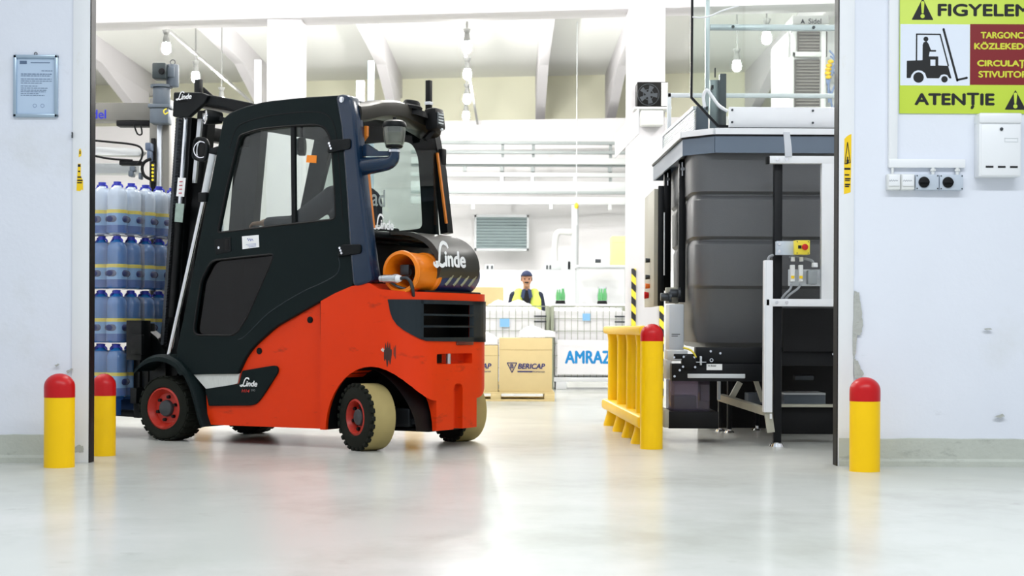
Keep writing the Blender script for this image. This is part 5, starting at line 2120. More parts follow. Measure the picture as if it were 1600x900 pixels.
# roof
roof_t = UZs([(352, 187), (376, 174), (410, 165), (470, 158), (530, 154)])
roof = roof_t + [(u, z - .05) for u, z in roof_t[::-1]]
B().prism(roof, fs, -W + .03, -.03).build('roof', m_dk, fk, **L_)
# rear roof beam, arched across the back
rb = []
for px, py, v in ((551, 180, .06), (566, 178, .16), (590, 173, .32), (615, 174, .52), (640, 183, .72), (660, 193, .88), (676, 203, 1.0)):
    u, z = UZ(px, py, v)
    rb.append((u, v, z))
b = B()


def fn(t):
    prev = None
    for (u, v, z) in spline(rb, 5):
        r = []
        for k in range(12):
            an = 2 * PI * k / 12
            cx_, cz_ = math.cos(an), math.sin(an)
            e = .6
            r.append(t.verts.new((u - .05 + .11 * math.copysign(abs(cx_) ** e, cx_), v, z + .066 * math.copysign(abs(cz_) ** e, cz_))))
        if prev:
            for q in range(12):
                t.faces.new((prev[q], r[q], r[(q + 1) % 12], prev[(q + 1) % 12]))
        else:
            t.faces.new(r[::-1])
        prev = r
    t.faces.new(prev)
    bmesh.ops.recalc_face_normals(t, faces=t.faces)


b._new(fn)
b.build('roof_beam', m_roofm, fk, **L_)
# rear window
wv0, wv1 = .12, 1.0
ub, ut = UZ(583, 362, .15)[0], UZ(566, 200, .12)[0]
zb_ = UZ(583, 362, .15)[1]
rw = B()


def fn(t):
    q = [t.verts.new(p) for p in ((ub, wv0, zb_), (ub + .0, wv1, zb_), (ut, wv1, 2.16), (ut, wv0, 2.16))]
    t.faces.new(q)


rw._new(fn)
rwin = rw.build('rear_window', m_gl, fk, **L_)
a = VZ(584, 357, ub + .012)
script_logo(.235, frame((ub + .004, a[0], a[1]), (0, 1, 0), (-.12, 0, 1))).build('maker_logo', m_whitep, rwin, **L_)
# cowl below the rear window and cover over the gas bottle
B().box((1.42, .05, .92), (1.60, W - .05, 1.36), .02).build('rear_bulkhead', m_black, fk, **L_)
B().box((ub - .16, .08, zb_ - .05), (ub + .03, 1.03, zb_), .018).build('window_sill', m_dk2, fk, **L_)
cvp = [(ub - .05, zb_ - .005), (1.78, zb_ + .0), (1.90, zb_ - .02), (2.0, zb_ - .07), (2.065, zb_ - .15), (2.085, zb_ - .24), (2.07, zb_ - .30)]
cvp = [tuple(p) for p in spline(cvp, 4)]
cin = [(u - .03 * min(1, i / 6), z - .022) for i, (u, z) in enumerate(cvp)]
cover = B().prism(cvp + cin[::-1], fs, -.80, -.30).build('bottle_cover', m_cov, fk, **L_)
q0 = VZ(677, 413, 2.09)
lg = script_logo(.40, frame((2.092, q0[0], q0[1] - .004), (0, 1, 0), (-.22, 0, 1)))
lg.build('maker_logo', m_whitep, cover, **L_)
# gas bottle lying across the back
bu, bz, br = 1.93, UZ(625, 425, .05)[1] - .005, .135
gbt = B().lathe([(br - .02, .0), (br, .004), (br + .004, .02), (br - .004, .035), (br - .01, .26), (br, .27), (br - .0, .30), (br - .03, .32), (br - .035, .26), (br - .03, .03)], (bu, .05, bz), (0, 1, 0), 40, close=True)
gb_ = B().lathe([(0, .30), (.09, .28), (br - .006, .34), (br, .42), (br, .78), (br - .04, .86), (0, .89)], (bu, .05, bz), (0, 1, 0), 40).build('gas_bottle', m_lpgb, fk, **L_)
gbt.build('bottle_collar', m_lpg, gb_, **L_)
b = B()
for k in range(4):
    an = .8 + k * .5
    b.tube(spline([(bu + (br + .001) * math.cos(x_), .42 + .1 * k + .10 * (x_ + .6), bz + (br + .001) * math.sin(x_)) for x_ in [-.6 + .15 * j for j in range(9)]], 2), .010, 6)
b.build('bottle_stripe', M('bottle_stripe', (150, 150, 120), 0.5), gb_, **L_)
# valve and regulator
a = UZ(604, 437, .02)
b = B().cyl((a[0] - .03, .02, a[1]), (a[0] + .05, .03, a[1] + .0), .026, seg=20, bev=.004)
b.cyl((a[0] + .05, .03, a[1]), (a[0] + .07, .03, a[1]), .03, seg=20).cyl((a[0] - .05, .02, a[1]), (a[0] - .03, .02, a[1]), .022, seg=20)
b.build('gas_regulator', m_alu, fk, **L_)
B().cyl((a[0] + .07, .03, a[1]), (a[0] + .10, .03, a[1]), .028, .02, 20, .003).build('regulator_cap', m_wht, fk, **L_)
b = B().tube(spline([(a[0] + .10, .03, a[1]), (a[0] + .14, .03, a[1] + .003), (a[0] + .165, .04, a[1] - .02), (a[0] + .17, .06, a[1] - .07), (a[0] + .15, .1, a[1] - .11)], 5), .012, 10)
b.tube(spline([(a[0] + .02, .03, a[1] - .02), (a[0] + .06, .05, a[1] - .05), (a[0] + .12, .08, a[1] - .07)], 5), .009, 8)
b.build('gas_hose', m_steel, fk, **L_)
B().cyl((bu, .14, bz), (bu, .35, bz), .03, seg=16).box((bu - .05, .12, bz - .02), (bu + .02, .18, bz + .05), .008).build('bottle_valve', m_steel, gb_, **L_)
B().box((1.80, .18, CZ1 - .01), (2.04, .9, bz - br + .02), .01).build('bottle_cradle', m_black, fk, **L_)

# ---- air intake with clear bowl
pv = .06
pp = [(UZ(546, 263, pv)[0], pv, UZ(546, 263, pv)[1]), (UZ(566, 262, pv)[0], pv, UZ(566, 262, pv)[1]), (UZ(590, 259, pv)[0], pv, UZ(590, 259, pv)[1]), (UZ(606, 256, pv)[0], pv, UZ(606, 256, pv)[1]),
      (UZ(613.5, 248, pv)[0], pv, UZ(613.5, 248, pv)[1]), (UZ(614, 234, pv)[0], pv, UZ(614, 234, pv)[1])]
sp = spline(pp, 5)
n = len(sp)
air = B().tube(sp, [.066 - .034 * min(1, i / (n * .85)) for i in range(n)], 18).build('air_intake_pipe', m_pil, fk, **L_)
cu_, cz0 = UZ(613.5, 231, pv)
B().lathe([(0, 0), (.05, 0), (.058, .012), (.056, .02), (0, .02)], (cu_, pv, cz0 - .008), (0, 0, 1), 28).build('bowl_base', m_dk2, air, **L_)
B().lathe([(.056, .0), (.066, .02), (.074, .10), (.074, .12), (.070, .12), (.062, .02)], (cu_, pv, cz0 + .01), (0, 0, 1), 36).build('clear_bowl', glass('smoked_bowl', (200, 204, 190), .10, haze=.12), air, **L_)
B().lathe([(0, .02), (.05, .02), (.058, .08), (.045, .085), (0, .075)], (cu_, pv, cz0 + .01), (0, 0, 1), 28).build('bowl_dust', M('dust_olive', (140, 140, 100), 0.8, noise=.3, scale=30), air, **L_)
B().lathe([(.078, .115), (.08, .125), (.072, .148), (.05, .16), (0, .165)], (cu_, pv, cz0 + .01), (0, 0, 1), 36).cyl((cu_, pv, cz0 + .17), (cu_, pv, cz0 + .19), .012).build('bowl_lid', m_dk2, air, **L_)
b = B()
b.prism(UZs([(566, 229), (571, 227), (588, 238), (608, 238), (608, 245), (585, 246), (566, 246)], pv), fs, -.08, -.05)
b.build('intake_bracket', m_pil, air, **L_)
B().lathe([(.036, 0), (.04, 0), (.04, .016), (.036, .016)], (cu_, pv, cz0 - .035), (0, 0, 1), 24, close=True).build('hose_clamp', m_chrome, air, **L_)

# ---- roof lamps, alarm, antenna
u, z = UZ(679, 189, .86)
lamp = B().box((u - .06, .78, z - .075), (u + .04, .93, z + .08), .025, rot=(0, -.12, .12)).build('rear_work_lamp', m_black, fk, **L_)
lu = u + .045
b = B().box((lu - .005, .80, z - .045), (lu + .004, .88, z + .05), .004)
b.build('lamp_lens', M('lamp_lens_grey', (84, 88, 90), 0.2), lamp, **L_)
b = B()
for k in range(4):
    b.box((lu + .003, .81, z - .03 + k * .02), (lu + .008, .87, z - .022 + k * .02))
b.build('lens_rib', m_paleg, lamp, **L_)
B().ball((lu, .86, z - .068), .012, 12).build('lamp_reflector', m_wht, lamp, **L_)
B().bar((u - .03, .86, z - .07), (u - .06, .80, z - .14), .05, .03, .005).build('lamp_bracket', m_black, fk, **L_)
u, z = UZ(639, 166, .68)
B().lathe([(.075, 0), (.078, .02), (.06, .035), (.058, .05), (.05, .06), (0, .062)], (u, .68, z - .03), (.1, .1, 1), 28).lathe([(.0, -.03), (.09, -.03), (.075, 0.01)], (u + .02, .72, z - .04), (.2, .1, 1), 28).build('reversing_alarm', m_black, fk, **L_)
u, z0 = UZ(667, 181, .9)
z1 = UZ(667, 127, .9)[1]
an = B().box((u - .018, .882, z0), (u + .018, .918, z1), .003).build('antenna_post', m_black, fk, **L_)
zc = UZ(667, 163, .9)[1]
B().box((u - .022, .878, zc - .01), (u + .022, .922, zc + .012), .002).build('white_band', m_wht, an, **L_)
u, z = UZ(688, 247, 1.08)
B().box((u - .02, 1.04, z - .06), (u + .03, 1.1, z + .06), .01).build('side_marker_lamp', m_black, fk, **L_)

# ---- interior
B().box((.28, .12, .60), (1.5, W - .12, .64), .01).build('cab_floor', m_black, fk, **L_)
B().box((.26, .14, .62), (.50, W - .14, 1.32), .05).build('dashboard', m_dk, fk, **L_)
B().box((.40, .46, 1.28), (.52, .64, 1.40), .02).build('instrument_display', m_dk2, fk, **L_)
col = B().cyl((.50, .62, 1.18), (.66, .62, 1.36), .03)
sw = col.build('steering_column', m_dk2, fk, **L_)
b = B().lathe([(.15 + .012 * math.cos(2 * PI * k / 10), .012 * math.sin(2 * PI * k / 10)) for k in range(10)], (.67, .62, 1.37), (.6, 0, .8), 30, close=True)
b.bar((.67, .48, 1.37), (.67, .76, 1.37), .02, .01)
b.build('steering_wheel', m_black, sw, **L_)
B().box((.95, .32, .96), (1.40, .78, 1.06), .04).box((1.0, .36, .62), (1.36, .74, .97), .03).build('seat_cushion', m_dk2, fk, **L_)
B().box((1.36, .34, 1.02), (1.47, .76, 1.50), .045, rot=(0, .10, 0)).build('seat_back', m_dk2, fk, **L_)
b = B().cyl((.55, .36, 1.28), (.50, .38, 1.50), .016)
b.ball((.50, .38, 1.50), .03, 14)
b.build('control_lever', m_dk2, fk, **L_)
B().box((.48, .26, 1.1), (1.0, .36, 1.27), .03).build('armrest', m_dk, fk, **L_)
u, z = UZ(466, 232, .12)
mr = B().cyl((u - .01, .12, z), (u + .03, .14, z), .062, seg=28, bev=.006).build('round_mirror', m_dk2, fk, **L_)
B().cyl((u - .012, .108, z), (u - .004, .122, z), .055, seg=28).build('mirror_glass', m_chrome, mr, **L_)
B().bar((u, .14, z + .05), (u, .14, 2.2), .014, .014).build('mirror_arm', m_dk2, mr, **L_)
# hazard-striped strap at the side of the seat
B().bar((1.06, .90, 1.42), (.98, .90, 1.80), .05, .03, .004).build('striped_strap', m_haz, fk, **L_)

# ---- mast
mast = []


def MZ(px, py, v=.2):
    return UZ(px, py, v)


o = B().prism(UZs([(281, 188), (297, 188), (284, 400), (279, 560), (275, 628), (244, 628), (252, 520), (262, 400), (270, 260), (274, 188)], .2), fs, -.30, -.20).build('mast_upright', m_mast, fk, **L_)
B().prism(UZs([(300, 176), (318, 176), (308, 300), (296, 420), (288, 600), (276, 600), (284, 420), (293, 300)], .2), fs, -.32, -.24).build('mast_upright', m_mast, fk, **L_)
for v in (.86,):
    B().prism(UZs([(281, 188), (297, 188), (284, 400), (275, 628), (244, 628), (252, 520), (270, 260), (274, 188)], .2), fs, -v - .1, -v).build('mast_upright', m_mast, fk, **L_)
    B().prism(UZs([(300, 176), (318, 176), (308, 300), (288, 600), (276, 600), (293, 300)], .2), fs, -v - .06, -v + .02).build('mast_upright', m_mast, fk, **L_)
a0, a1 = UZ(288, 190, .2), UZ(262, 600, .2)
for f, hh in ((0.02, .10), (.42, .06), (.95, .12)):
    u, z = a0[0] + (a1[0] - a0[0]) * f, a0[1] + (a1[1] - a0[1]) * f
    B().box((u - .03, .25, z - hh), (u + .05, .90, z), .008).build('mast_cross_member', m_mast, fk, **L_)
# chains
for v, xo in ((.16, 0), (.95, 0)):
    p0, p1 = UZ(277 + xo, 192, v), UZ(256 + xo, 545, v)
    if v > .5:
        p0, p1 = UZ(277, 192, .16), UZ(256, 545, .16)
    b = B()
    n = 78
    for k in range(n):
        t0 = k / n
        u, z = p0[0] + (p1[0] - p0[0]) * t0, p0[1] + (p1[1] - p0[1]) * t0
        b.cyl((u, v - .018, z), (u, v + .018, z), .015, seg=10)
        b.box((u - .010, v - .012, z - .015), (u + .010, v + .012, z + .015))
    b.build('lift_chain', m_steel if v < .5 else m_mast, fk, **L_)
# lift cylinders
for v in (.21, .92):
    p0, p1 = UZ(291, 190, .21), UZ(272, 500, .21)
    q0 = UZ(299, 190, .21)
    b = B().cyl((p0[0], v - .02, p0[1]), (p0[0] + (p1[0] - p0[0]) * .45, v - .02, p0[1] + (p1[1] - p0[1]) * .45), .022, seg=18)
    cyl_ = b.build('lift_cylinder', m_chrome, fk, **L_)
    B().cyl((p0[0] + (p1[0] - p0[0]) * .45, v - .02, p0[1] + (p1[1] - p0[1]) * .45), (p1[0], v - .02, p1[1]), .035, seg=18).build('cylinder_barrel', m_mast, cyl_, **L_)
B().prism(UZs([(306, 190), (312, 190), (303, 290), (298, 290)], .19), fs, -.21, -.19).build('mast_rail', m_alu, fk, **L_)
# stickers on the mast
s1_ = B().prism(UZs([(276, 282), (288, 282.5), (285.5, 312), (273.5, 311)], .14), fs, -.145, -.14).build('mast_sticker', m_whitep, fk, **L_)
b = B()
for k in range(4):
    a = UZ(281 - k * .4, 288 + k * 6, .138)
    b.box((a[0] - .014, .1365, a[1] - .005), (a[0] + .014, .139, a[1] + .003))
b.build('sticker_print', M('pink_ink', (190, 90, 100), .6), s1_, **L_)
B().prism(UZs([(273, 322), (286, 323), (283.5, 352), (271, 351)], .14), fs, -.145, -.14).build('mast_sticker', M('green_grey_sticker', (150, 170, 160), .5, noise=.3, scale=40), fk, **L_)
# top plate with the maker's name and the overhead tilt arm
tp = fillet(UZs([(268, 148.5), (311, 148.5), (322, 153), (317, 164), (291, 187.5), (266.5, 187)], .06), .012)
tpo = B().prism(tp, fs, -.10, -.06, .006).build('tilt_plate', m_dk2, fk, **L_)
a = UZ(272, 160, .055)
script_logo(.135, frame((a[0], .058, a[1]), (1, 0, 0), (0, 0, 1))).build('maker_logo', m_whitep, tpo, **L_)
B().prism(UZs([(308, 148.5), (322, 152), (352, 157), (397, 166), (392, 176), (362, 178), (350, 173), (316, 167)], .08), fs, -.14, -.08, .008).build('tilt_arm', m_dk2, fk, **L_)
B().prism(UZs([(268, 148.5), (311, 148.5), (322, 153), (317, 164), (291, 187.5), (266.5, 187)], .06), fs, -1.04, -1.0).build('tilt_plate', m_dk2, fk, **L_)
u0, z0 = UZ(283, 160, .06)
B().box((u0 - .05, .06, z0 - .03), (u0 + .06, 1.02, z0 + .03), .01).build('mast_head_beam', m_mast, fk, **L_)
a, c = UZ(303, 152, .3), UZ(311, 128, .3)
B().box((a[0], .28, a[1] - .05), (c[0], .32, c[1]), .003).build('mast_tip', m_mast, fk, **L_)
B().prism(UZs([(314, 140), (332, 156), (314, 152)], .3), fs, -.31, -.30).build('tip_gusset', m_mast, fk, **L_)
# front work lamp
u, z = UZ(319, 187, .03)
lx = Vector((-.55, -.83, 0)).normalized()
c0 = Vector((u, .03, z))
wl_ = B().lathe([(0, -.12), (.04, -.11), (.05, -.05), (.052, 0), (.046, .004)], c0, lx, 28).build('front_work_lamp', m_dk2, fk, **L_)
B().lathe([(.046, .002), (.05, .006), (.05, .010), (.036, .012), (.036, .004)], c0, lx, 28).lathe([(.026, .004), (.03, .012), (.022, .014), (.02, .006)], c0, lx, 24).build('lamp_ring', m_chrome, wl_, **L_)
B().lathe([(0, .008), (.012, .01), (.014, .004)], c0, lx, 16).build('lamp_bulb', m_wht, wl_, **L_)
B().bar(c0 - lx * .07, (u + .12, .10, z - .02), .04, .03, .006).build('lamp_bracket', m_dk2, fk, **L_)
# wing mirror: open loop frame with a round glass
mp = fillet(UZs([(301, 224), (306, 218), (320, 219), (325, 232), (321, 255), (314, 258), (301, 254), (298.5, 248)], .0), .03)
mpi = [((p[0] - UZ(311, 238)[0]) * .72 + UZ(311, 238)[0], (p[1] - UZ(311, 238)[1]) * .76 + UZ(311, 238)[1]) for p in mp]
wm = B().add(plate_mesh(mp, [mpi], .03, .005), fs @ Matrix.Translation((0, 0, .0))).build('wing_mirror', m_dk2, fk, **L_)
u, z = UZ(313, 239)
B().ball((u, .02, z), (.052, .03, .075), 20).build('mirror_shell', m_black, wm, **L_)
B().lathe([(.052, 0), (.058, 0), (.058, .006), (.052, .006)], (u - .004, -.006, z + .004), (-.2, 1, 0), 24, close=True).build('mirror_rim', m_chrome, wm, **L_)
B().bar((u + .05, .02, z - .02), (UZ(338, 240)[0], .03, z + .0), .05, .05, .01).build('mirror_bracket', m_dk2, wm, **L_)
# slanted shiny grab bar down to the mudguard
g_a, g_b = UZ(316, 318, .01), UZ(264, 560, .01)
g_c = UZ(330, 245, .01)
gb1 = B().cyl((g_a[0], .01, g_a[1]), (g_b[0], .01, g_b[1]), .0155, seg=18).build('grab_bar', m_chrome, fk, **L_)
B().cyl((g_c[0], .01, g_c[1]), (g_a[0], .01, g_a[1]), .024, seg=18).build('bar_sleeve', m_paleg, gb1, **L_)
a = UZ(318, 312, .01)
B().box((a[0] - .035, -.02, a[1] - .035), (a[0] + .035, .05, a[1] + .03), .006).build('bar_clamp', m_dk2, gb1, **L_)

# ---- carriage and forks
B().box((-.36, .06, .62), (-.30, W - .06, .74), .006).box((-.36, .06, .25), (-.30, W - .06, .36), .006).box((-.33, .15, .30), (-.27, .22, .82), .004).box((-.33, .88, .30), (-.27, .95, .82), .004).build('fork_carriage', m_mast, fk, **L_)
B().prism([(-.33, .15), (-.25, .12), (-.12, .12), (-.12, .62), (-.2, .72), (-.33, .80)], fs, -.24, -.16).build('carriage_bracket', m_mast, fk, **L_)
B().box((-.36, .02, .56), (-.22, .12, .84), .004).box((-.30, .0, .60), (-.20, .03, .74), .004).build('side_shifter', m_mast, fk, **L_)
for v in (.16, .80):
    b = B().box((-.42, v, .14), (-.36, v + .12, .80), .006)
    b.prism([(-.40, .145), (-1.42, .165), (-1.42, .175), (-.42, .19)], fs, -v - .12, -v)
    b.build('fork', m_mast, fk, **L_)


def toW(u, v, z):
    return FO + UU * u + VV * v + Vector((0, 0, z))


# ================================================================== PALLET AND WATER LOAD ON THE FORKS
pl = thing('blue_pallet', 'blue wooden pallet carried on the forks under the water bottles', 'pallet', tuple(toW(-1.0, W / 2, .162)), -TH)
for k in range(7):
    v = -.55 + k * .168
    B().box((-.55, v, .110), (.55, v + .09, .128), .002).build('deck_board', m_bluew, pl, **L_)
for v in (-.55, -.12, .05, .48):
    B().box((-.55, v, .0), (.55, v + .07, .110), .003).build('stringer', m_bluew, pl, **L_)

m_wat = M('water_bottle_blue', (36, 112, 180), 0.12, noise=.15, scale=14, coat=.5)
m_wat_lit = M('water_bottle_lit', (214, 226, 240), 0.12, noise=.05, scale=14, coat=.5)  # top layer: overexposure painted in as a paler bottle colour
m_lab = M('bottle_label', (132, 178, 222), 0.4)
m_labd = M('bottle_label_dark', (48, 96, 168), 0.4)
m_laby = M('bottle_label_yellow', (244, 220, 60), 0.4)
m_cap = M('bottle_cap_blue', (50, 60, 180), 0.4)
m_oval = M('label_oval_navy', (40, 50, 96), 0.5)
BR, BH = .0715, .375


def make_pack(label, mt, name='water_pack'):
    t = thing(name, label, 'bottle pack', (0, 0, 0), 0, 'shrink-wrapped water packs on the pallet')
    mesh = None
    for i in (-1, 1):
        for j in (-1, 1):
            x, y = i * .0725, j * .0725
            prof = [(0, 0), (BR * .8, 0), (BR, .012)]
            for k in range(5):
                z = .02 + k * .02
                prof += [(BR, z), (BR * .975, z + .01)]
            prof += [(BR * .985, .13), (BR * .985, .20), (BR, .205), (BR, .27), (BR * .95, .30), (BR * .72, .328), (.026, .345), (.022, .356), (0, .356)]
            o = B().lathe(prof, (x, y, 0), (0, 0, 1), 24).build('bottle', mt, t, **L_)
            B().lathe([(.026, .352), (.027, .378), (0, .38)], (x, y, 0), (0, 0, 1), 18).tube(spline([(x - .05, y, .336), (x - .04, y, .354), (x, y, .360), (x + .04, y, .354), (x + .05, y, .336)], 4), .007, 6).build('cap', m_cap, o, **L_)
            B().lathe([(BR + .0005, .065), (BR + .0015, .065), (BR + .0015, .15), (BR + .0005, .15)], (x, y, 0), (0, 0, 1), 24).build('label', m_lab, o, **L_)
            B().lathe([(BR + .0005, .15), (BR + .002, .15), (BR + .002, .175), (BR + .0005, .175)], (x, y, 0), (0, 0, 1), 24).build('label_band', m_laby, o, **L_)
            B().lathe([(BR + .0005, .01), (BR + .0018, .01), (BR + .0018, .065), (BR + .0005, .065)], (x, y, 0), (0, 0, 1), 24).build('label_foot', m_labd, o, **L_)
            b = B()
            for an in (0.25, PI / 2 + .2, PI + .3, -PI / 2 + .1):
                dr = Vector((math.cos(an), math.sin(an), 0))
                m = frame(Vector((x, y, .108)) + dr * (BR - .004), (-dr.y, dr.x, 0), (0, 0, 1), dr)
                b._new(lambda q: (bmesh.ops.create_uvsphere(q, u_segments=18, v_segments=8, radius=1), q.transform(Matrix.Diagonal((.046, .028, .0105, 1)))), m)
            b.build('label_emblem', m_oval, o, **L_)
    fb = B().box((-.147, -.147, .002), (.147, .147, .33), .02)
    fb.build('shrink_film', m_film, t, **L_)
    return t


pk = None
pk0 = None
lay = ['bottom', 'third', 'second', 'top']
col_n = ['near corner of the load beside the doorway edge', 'second from the near corner on the mast side', 'third from the near corner on the mast side', 'far corner behind the mast']
Z0 = .292
PIT = .296
for L in range(4):
    z = Z0 + L * .388
    spots = [(-.575, .15 + PIT * k, 'water pack in the %s layer, %s' % (lay[L], col_n[k])) for k in range(4) if .15 + PIT * k < 1.2]
    spots += [(-.575 - PIT, .15, 'water pack in the %s layer, second along the near side of the load' % lay[L]), (-.575 - 2 * PIT, .15, 'water pack in the %s layer, third along the near side of the load' % lay[L])]
    for (u, v, lb) in spots:
        wv = toW(u, v, z)
        if L < 3:
            if pk is None:
                pk = make_pack(lb, m_wat)
                pk.location = wv
                pk.rotation_euler = (0, 0, -TH)
            else:
                dup(pk, wv, -TH, lb)
        else:
            if pk0 is None:
                pk0 = make_pack(lb, m_wat_lit)
                pk0.location = wv
                pk0.rotation_euler = (0, 0, -TH)
            else:
                dup(pk0, wv, -TH, lb)

# ================================================================== PEOPLE
m_skin = M('skin', (206, 156, 128), 0.55)
m_navy = M('navy_cloth', (30, 40, 62), 0.85, bump=.2, bscale=40)
m_navyd = M('dark_grey_shirt', (58, 58, 68), 0.85, bump=.2, bscale=40)
m_hiv = M('hi_vis_yellow', (226, 244, 110), 0.6)
m_hair = M('dark_hair', (30, 26, 24), 0.7)
m_jean = M('dark_trousers', (34, 40, 58), 0.85)


def head(c, fwd, s=1.0):
    """caps and balls of a head facing fwd (horizontal)"""
    c, f = Vector(c), Vector(fwd).normalized()
    r = f.cross(Vector((0, 0, 1)))
    up = Vector((0, 0, 1))
    an = math.atan2(f.y, f.x)
    rot = (0, 0, an)
    balls = [(c + up * .03 * s, (.097 * s, .076 * s, .092 * s), 20, rot), (c - up * .035 * s + f * .022 * s, (.068 * s, .058 * s, .078 * s), 18, rot),
             (c - up * .095 * s + f * .055 * s, (.026 * s, .028 * s, .02 * s), 12, rot),
             (c + f * .092 * s - up * .018 * s, (.020 * s, .013 * s, .026 * s), 12, rot), (c + f * .104 * s - up * .030 * s, (.014 * s, .016 * s, .012 * s), 12, rot),
             (c + f * .083 * s - up * .063 * s, (.014 * s, .026 * s, .008 * s), 12, rot), (c + f * .084 * s + up * .022 * s, (.016 * s, .05 * s, .010 * s), 14, rot)]
    for sd in (-1, 1):
        balls.append((c + r * sd * .077 * s - up * .005 * s - f * .005 * s, (.020 * s, .010 * s, .032 * s), 12, rot))
        balls.append((c + r * sd * .045 * s + f * .062 * s - up * .03 * s, (.024 * s, .022 * s, .024 * s), 12, rot))
    return balls, f, r, up


def eyes(parent, c, f, r, up, s=1.0):
    b = B()
    for sd in (-1, 1):
        b.ball(Vector(c) + r * sd * .032 * s + f * .083 * s + up * .004 * s, .011 * s, 12)
    b.build('eyes', M('eye_dark', (40, 34, 30), 0.2), parent)


# --- the worker behind the cages
d = 23.7
wx0 = wx(822.5, d)
hz_ = P(0, 440, d).z
s = 1.03
hc = Vector((wx0, d - .02, hz_))
p = thing('person', 'worker in a navy jacket, yellow safety vest and cap standing behind the mesh cages', 'person', (wx0, d, 0))
f = Vector((.05, -1, 0))
balls, f, r, up = head(hc, f, s)
sh = hz_ - .235
sx = .185
caps = [((wx0, d, hz_ - .08), .05, (wx0, d + .02, sh + .03), .058), ((wx0, d + .02, sh), .09, (wx0, d + .02, sh - .25), .12), ((wx0, d + .02, sh - .25), .12, (wx0, d + .02, .86), .13)]
arms = []
for sd in (-1, 1):
    S_ = Vector((wx0 + sd * sx, d + .02, sh - .01))
    E_ = Vector((wx0 + sd * .25, d - .02, sh - .30))
    H_ = Vector((wx0 + sd * .17, d - .24, sh - .42))
    arms.append((S_, E_, H_))
    caps += [((wx0, d + .02, sh + .0), .07, S_, .055), (S_, .054, E_, .042), (E_, .042, H_, .030)]
    caps += hand_caps(H_, (-sd * .2, -1, -.25), (0, 0, -1), 1.0, .35, sd)
    hp, kn, ft = Vector((wx0 + sd * .10, d + .02, .86)), Vector((wx0 + sd * .11, d, .47)), Vector((wx0 + sd * .12, d + .03, .08))
    caps += [((wx0, d + .02, .9), .12, hp, .10), (hp, .095, kn, .06), (kn, .06, ft, .042), (ft, .045, ft + Vector((0, -.15, -.035)), .035)]
remesh(human_blob(caps, balls), .010, 3).build('body', m_skin, p, smooth=180)
eyes(p, hc, f, r, up, s)
j = []
for (S_, E_, H_) in arms:
    j += [((wx0, d + .02, sh + .005), .085, S_, .072), (S_, .070, E_, .058), (E_, .058, H_ + (E_ - H_) * .12, .046)]
j += [((wx0, d + .02, sh - .03), .125, (wx0, d + .02, .92), .15), ((wx0 - .1, d + .02, sh - .07), .10, (wx0 - .09, d + .02, .92), .12), ((wx0 + .1, d + .02, sh - .07), .10, (wx0 + .09, d + .02, .92), .12)]
remesh(human_blob(j), .012, 3).build('jacket', m_navy, p, smooth=180)
v_ = []
for sd in (-1, 1):
    v_ += [((wx0 + sd * .115, d + .01, sh + .035), .075, (wx0 + sd * .125, d - .01, sh - .09), .105), ((wx0 + sd * .125, d - .01, sh - .09), .105, (wx0 + sd * .10, d - .01, .94), .14)]
v_ += [((wx0, d + .06, sh - .06), .11, (wx0, d + .05, .94), .135), ((wx0, d + .0, sh - .36), .135, (wx0, d + .0, .94), .15)]
remesh(human_blob(v_), .012, 2).build('safety_vest', m_hiv, p, smooth=180)
b = B()
for sd in (-1, 1):
    b.prism([(0, 0), (.055, -.02), (.075, -.13), (.03, -.16)][::1 if sd > 0 else 1], frame((wx0 + sd * .012, d - .105, hz_ - .135), (sd, 0, 0), (0, .25, 1), (0, -1, 0)), 0, .012)
b.build('collar', M('collar_blue', (44, 62, 96), 0.8), p)
B().prism([(-.06, 0), (.06, 0), (.035, -.16), (0, -.27), (-.035, -.16)], frame((wx0, d - .085, hz_ - .16), (1, 0, 0), (0, .25, 1), (0, -1, 0)), 0, .03).build('shirt', m_black, p)
t_ = []
for sd in (-1, 1):
    hp, kn, ft = Vector((wx0 + sd * .10, d + .02, .88)), Vector((wx0 + sd * .11, d, .47)), Vector((wx0 + sd * .12, d + .03, .12))
    t_ += [((wx0, d + .02, .93), .13, hp, .115), (hp, .11, kn, .078), (kn, .078, ft, .065)]
remesh(human_blob(t_), .014, 2).build('trousers', m_jean, p, smooth=180)
for sd in (-1, 1):
    B().ball((wx0 + sd * .12, d - .05, .045), (.055, .145, .05), 16).box((wx0 + sd * .12 - .05, d - .18, 0), (wx0 + sd * .12 + .05, d + .08, .02), .01).build('shoe', m_black, p)
cb = B()


def fn(t):
    bmesh.ops.create_uvsphere(t, u_segments=24, v_segments=14, radius=1)
    t.transform(Matrix.Diagonal((.087 * s, .104 * s, .098 * s, 1)))
    bmesh.ops.bisect_plane(t, geom=list(t.verts) + list(t.edges) + list(t.faces), plane_co=(0, 0, .012), plane_no=(0, 0, 1), clear_inner=True)


cb._new(fn, Matrix.Translation(hc + Vector((0, .004, .032))))
cb.prism([(-.075, .02), (-.07, -.05), (-.045, -.085), (0, -.098), (.045, -.085), (.07, -.05), (.075, .02)], frame(hc + Vector((0, -.075, .046)), (1, 0, 0), (0, 1, -.12)), 0, .008)
cb.build('cap', M('cap_blue', (44, 56, 90), 0.8), p)
B().ball(hc + Vector((.0, -.098, -.048)) * s, (.034, .013, .011), 14).build('moustache', m_hair, p)
hb = B()
for sd in (-1, 1):
    hb.ball(hc + Vector((sd * .074, .02, .01)), (.012, .05, .04), 12)
hb.ball(hc + Vector((0, .07, -.01)), (.07, .035, .05), 14)
hb.build('hair', m_hair, p)

# --- the driver in the cab
dv = thing('person', 'forklift driver in a dark shirt sitting inside the cab with an arm on the controls', 'person', tuple(toW(1.15, .55, 1.06)), -TH)


def wl3(u, v, z):
    return toW(u, v, z)


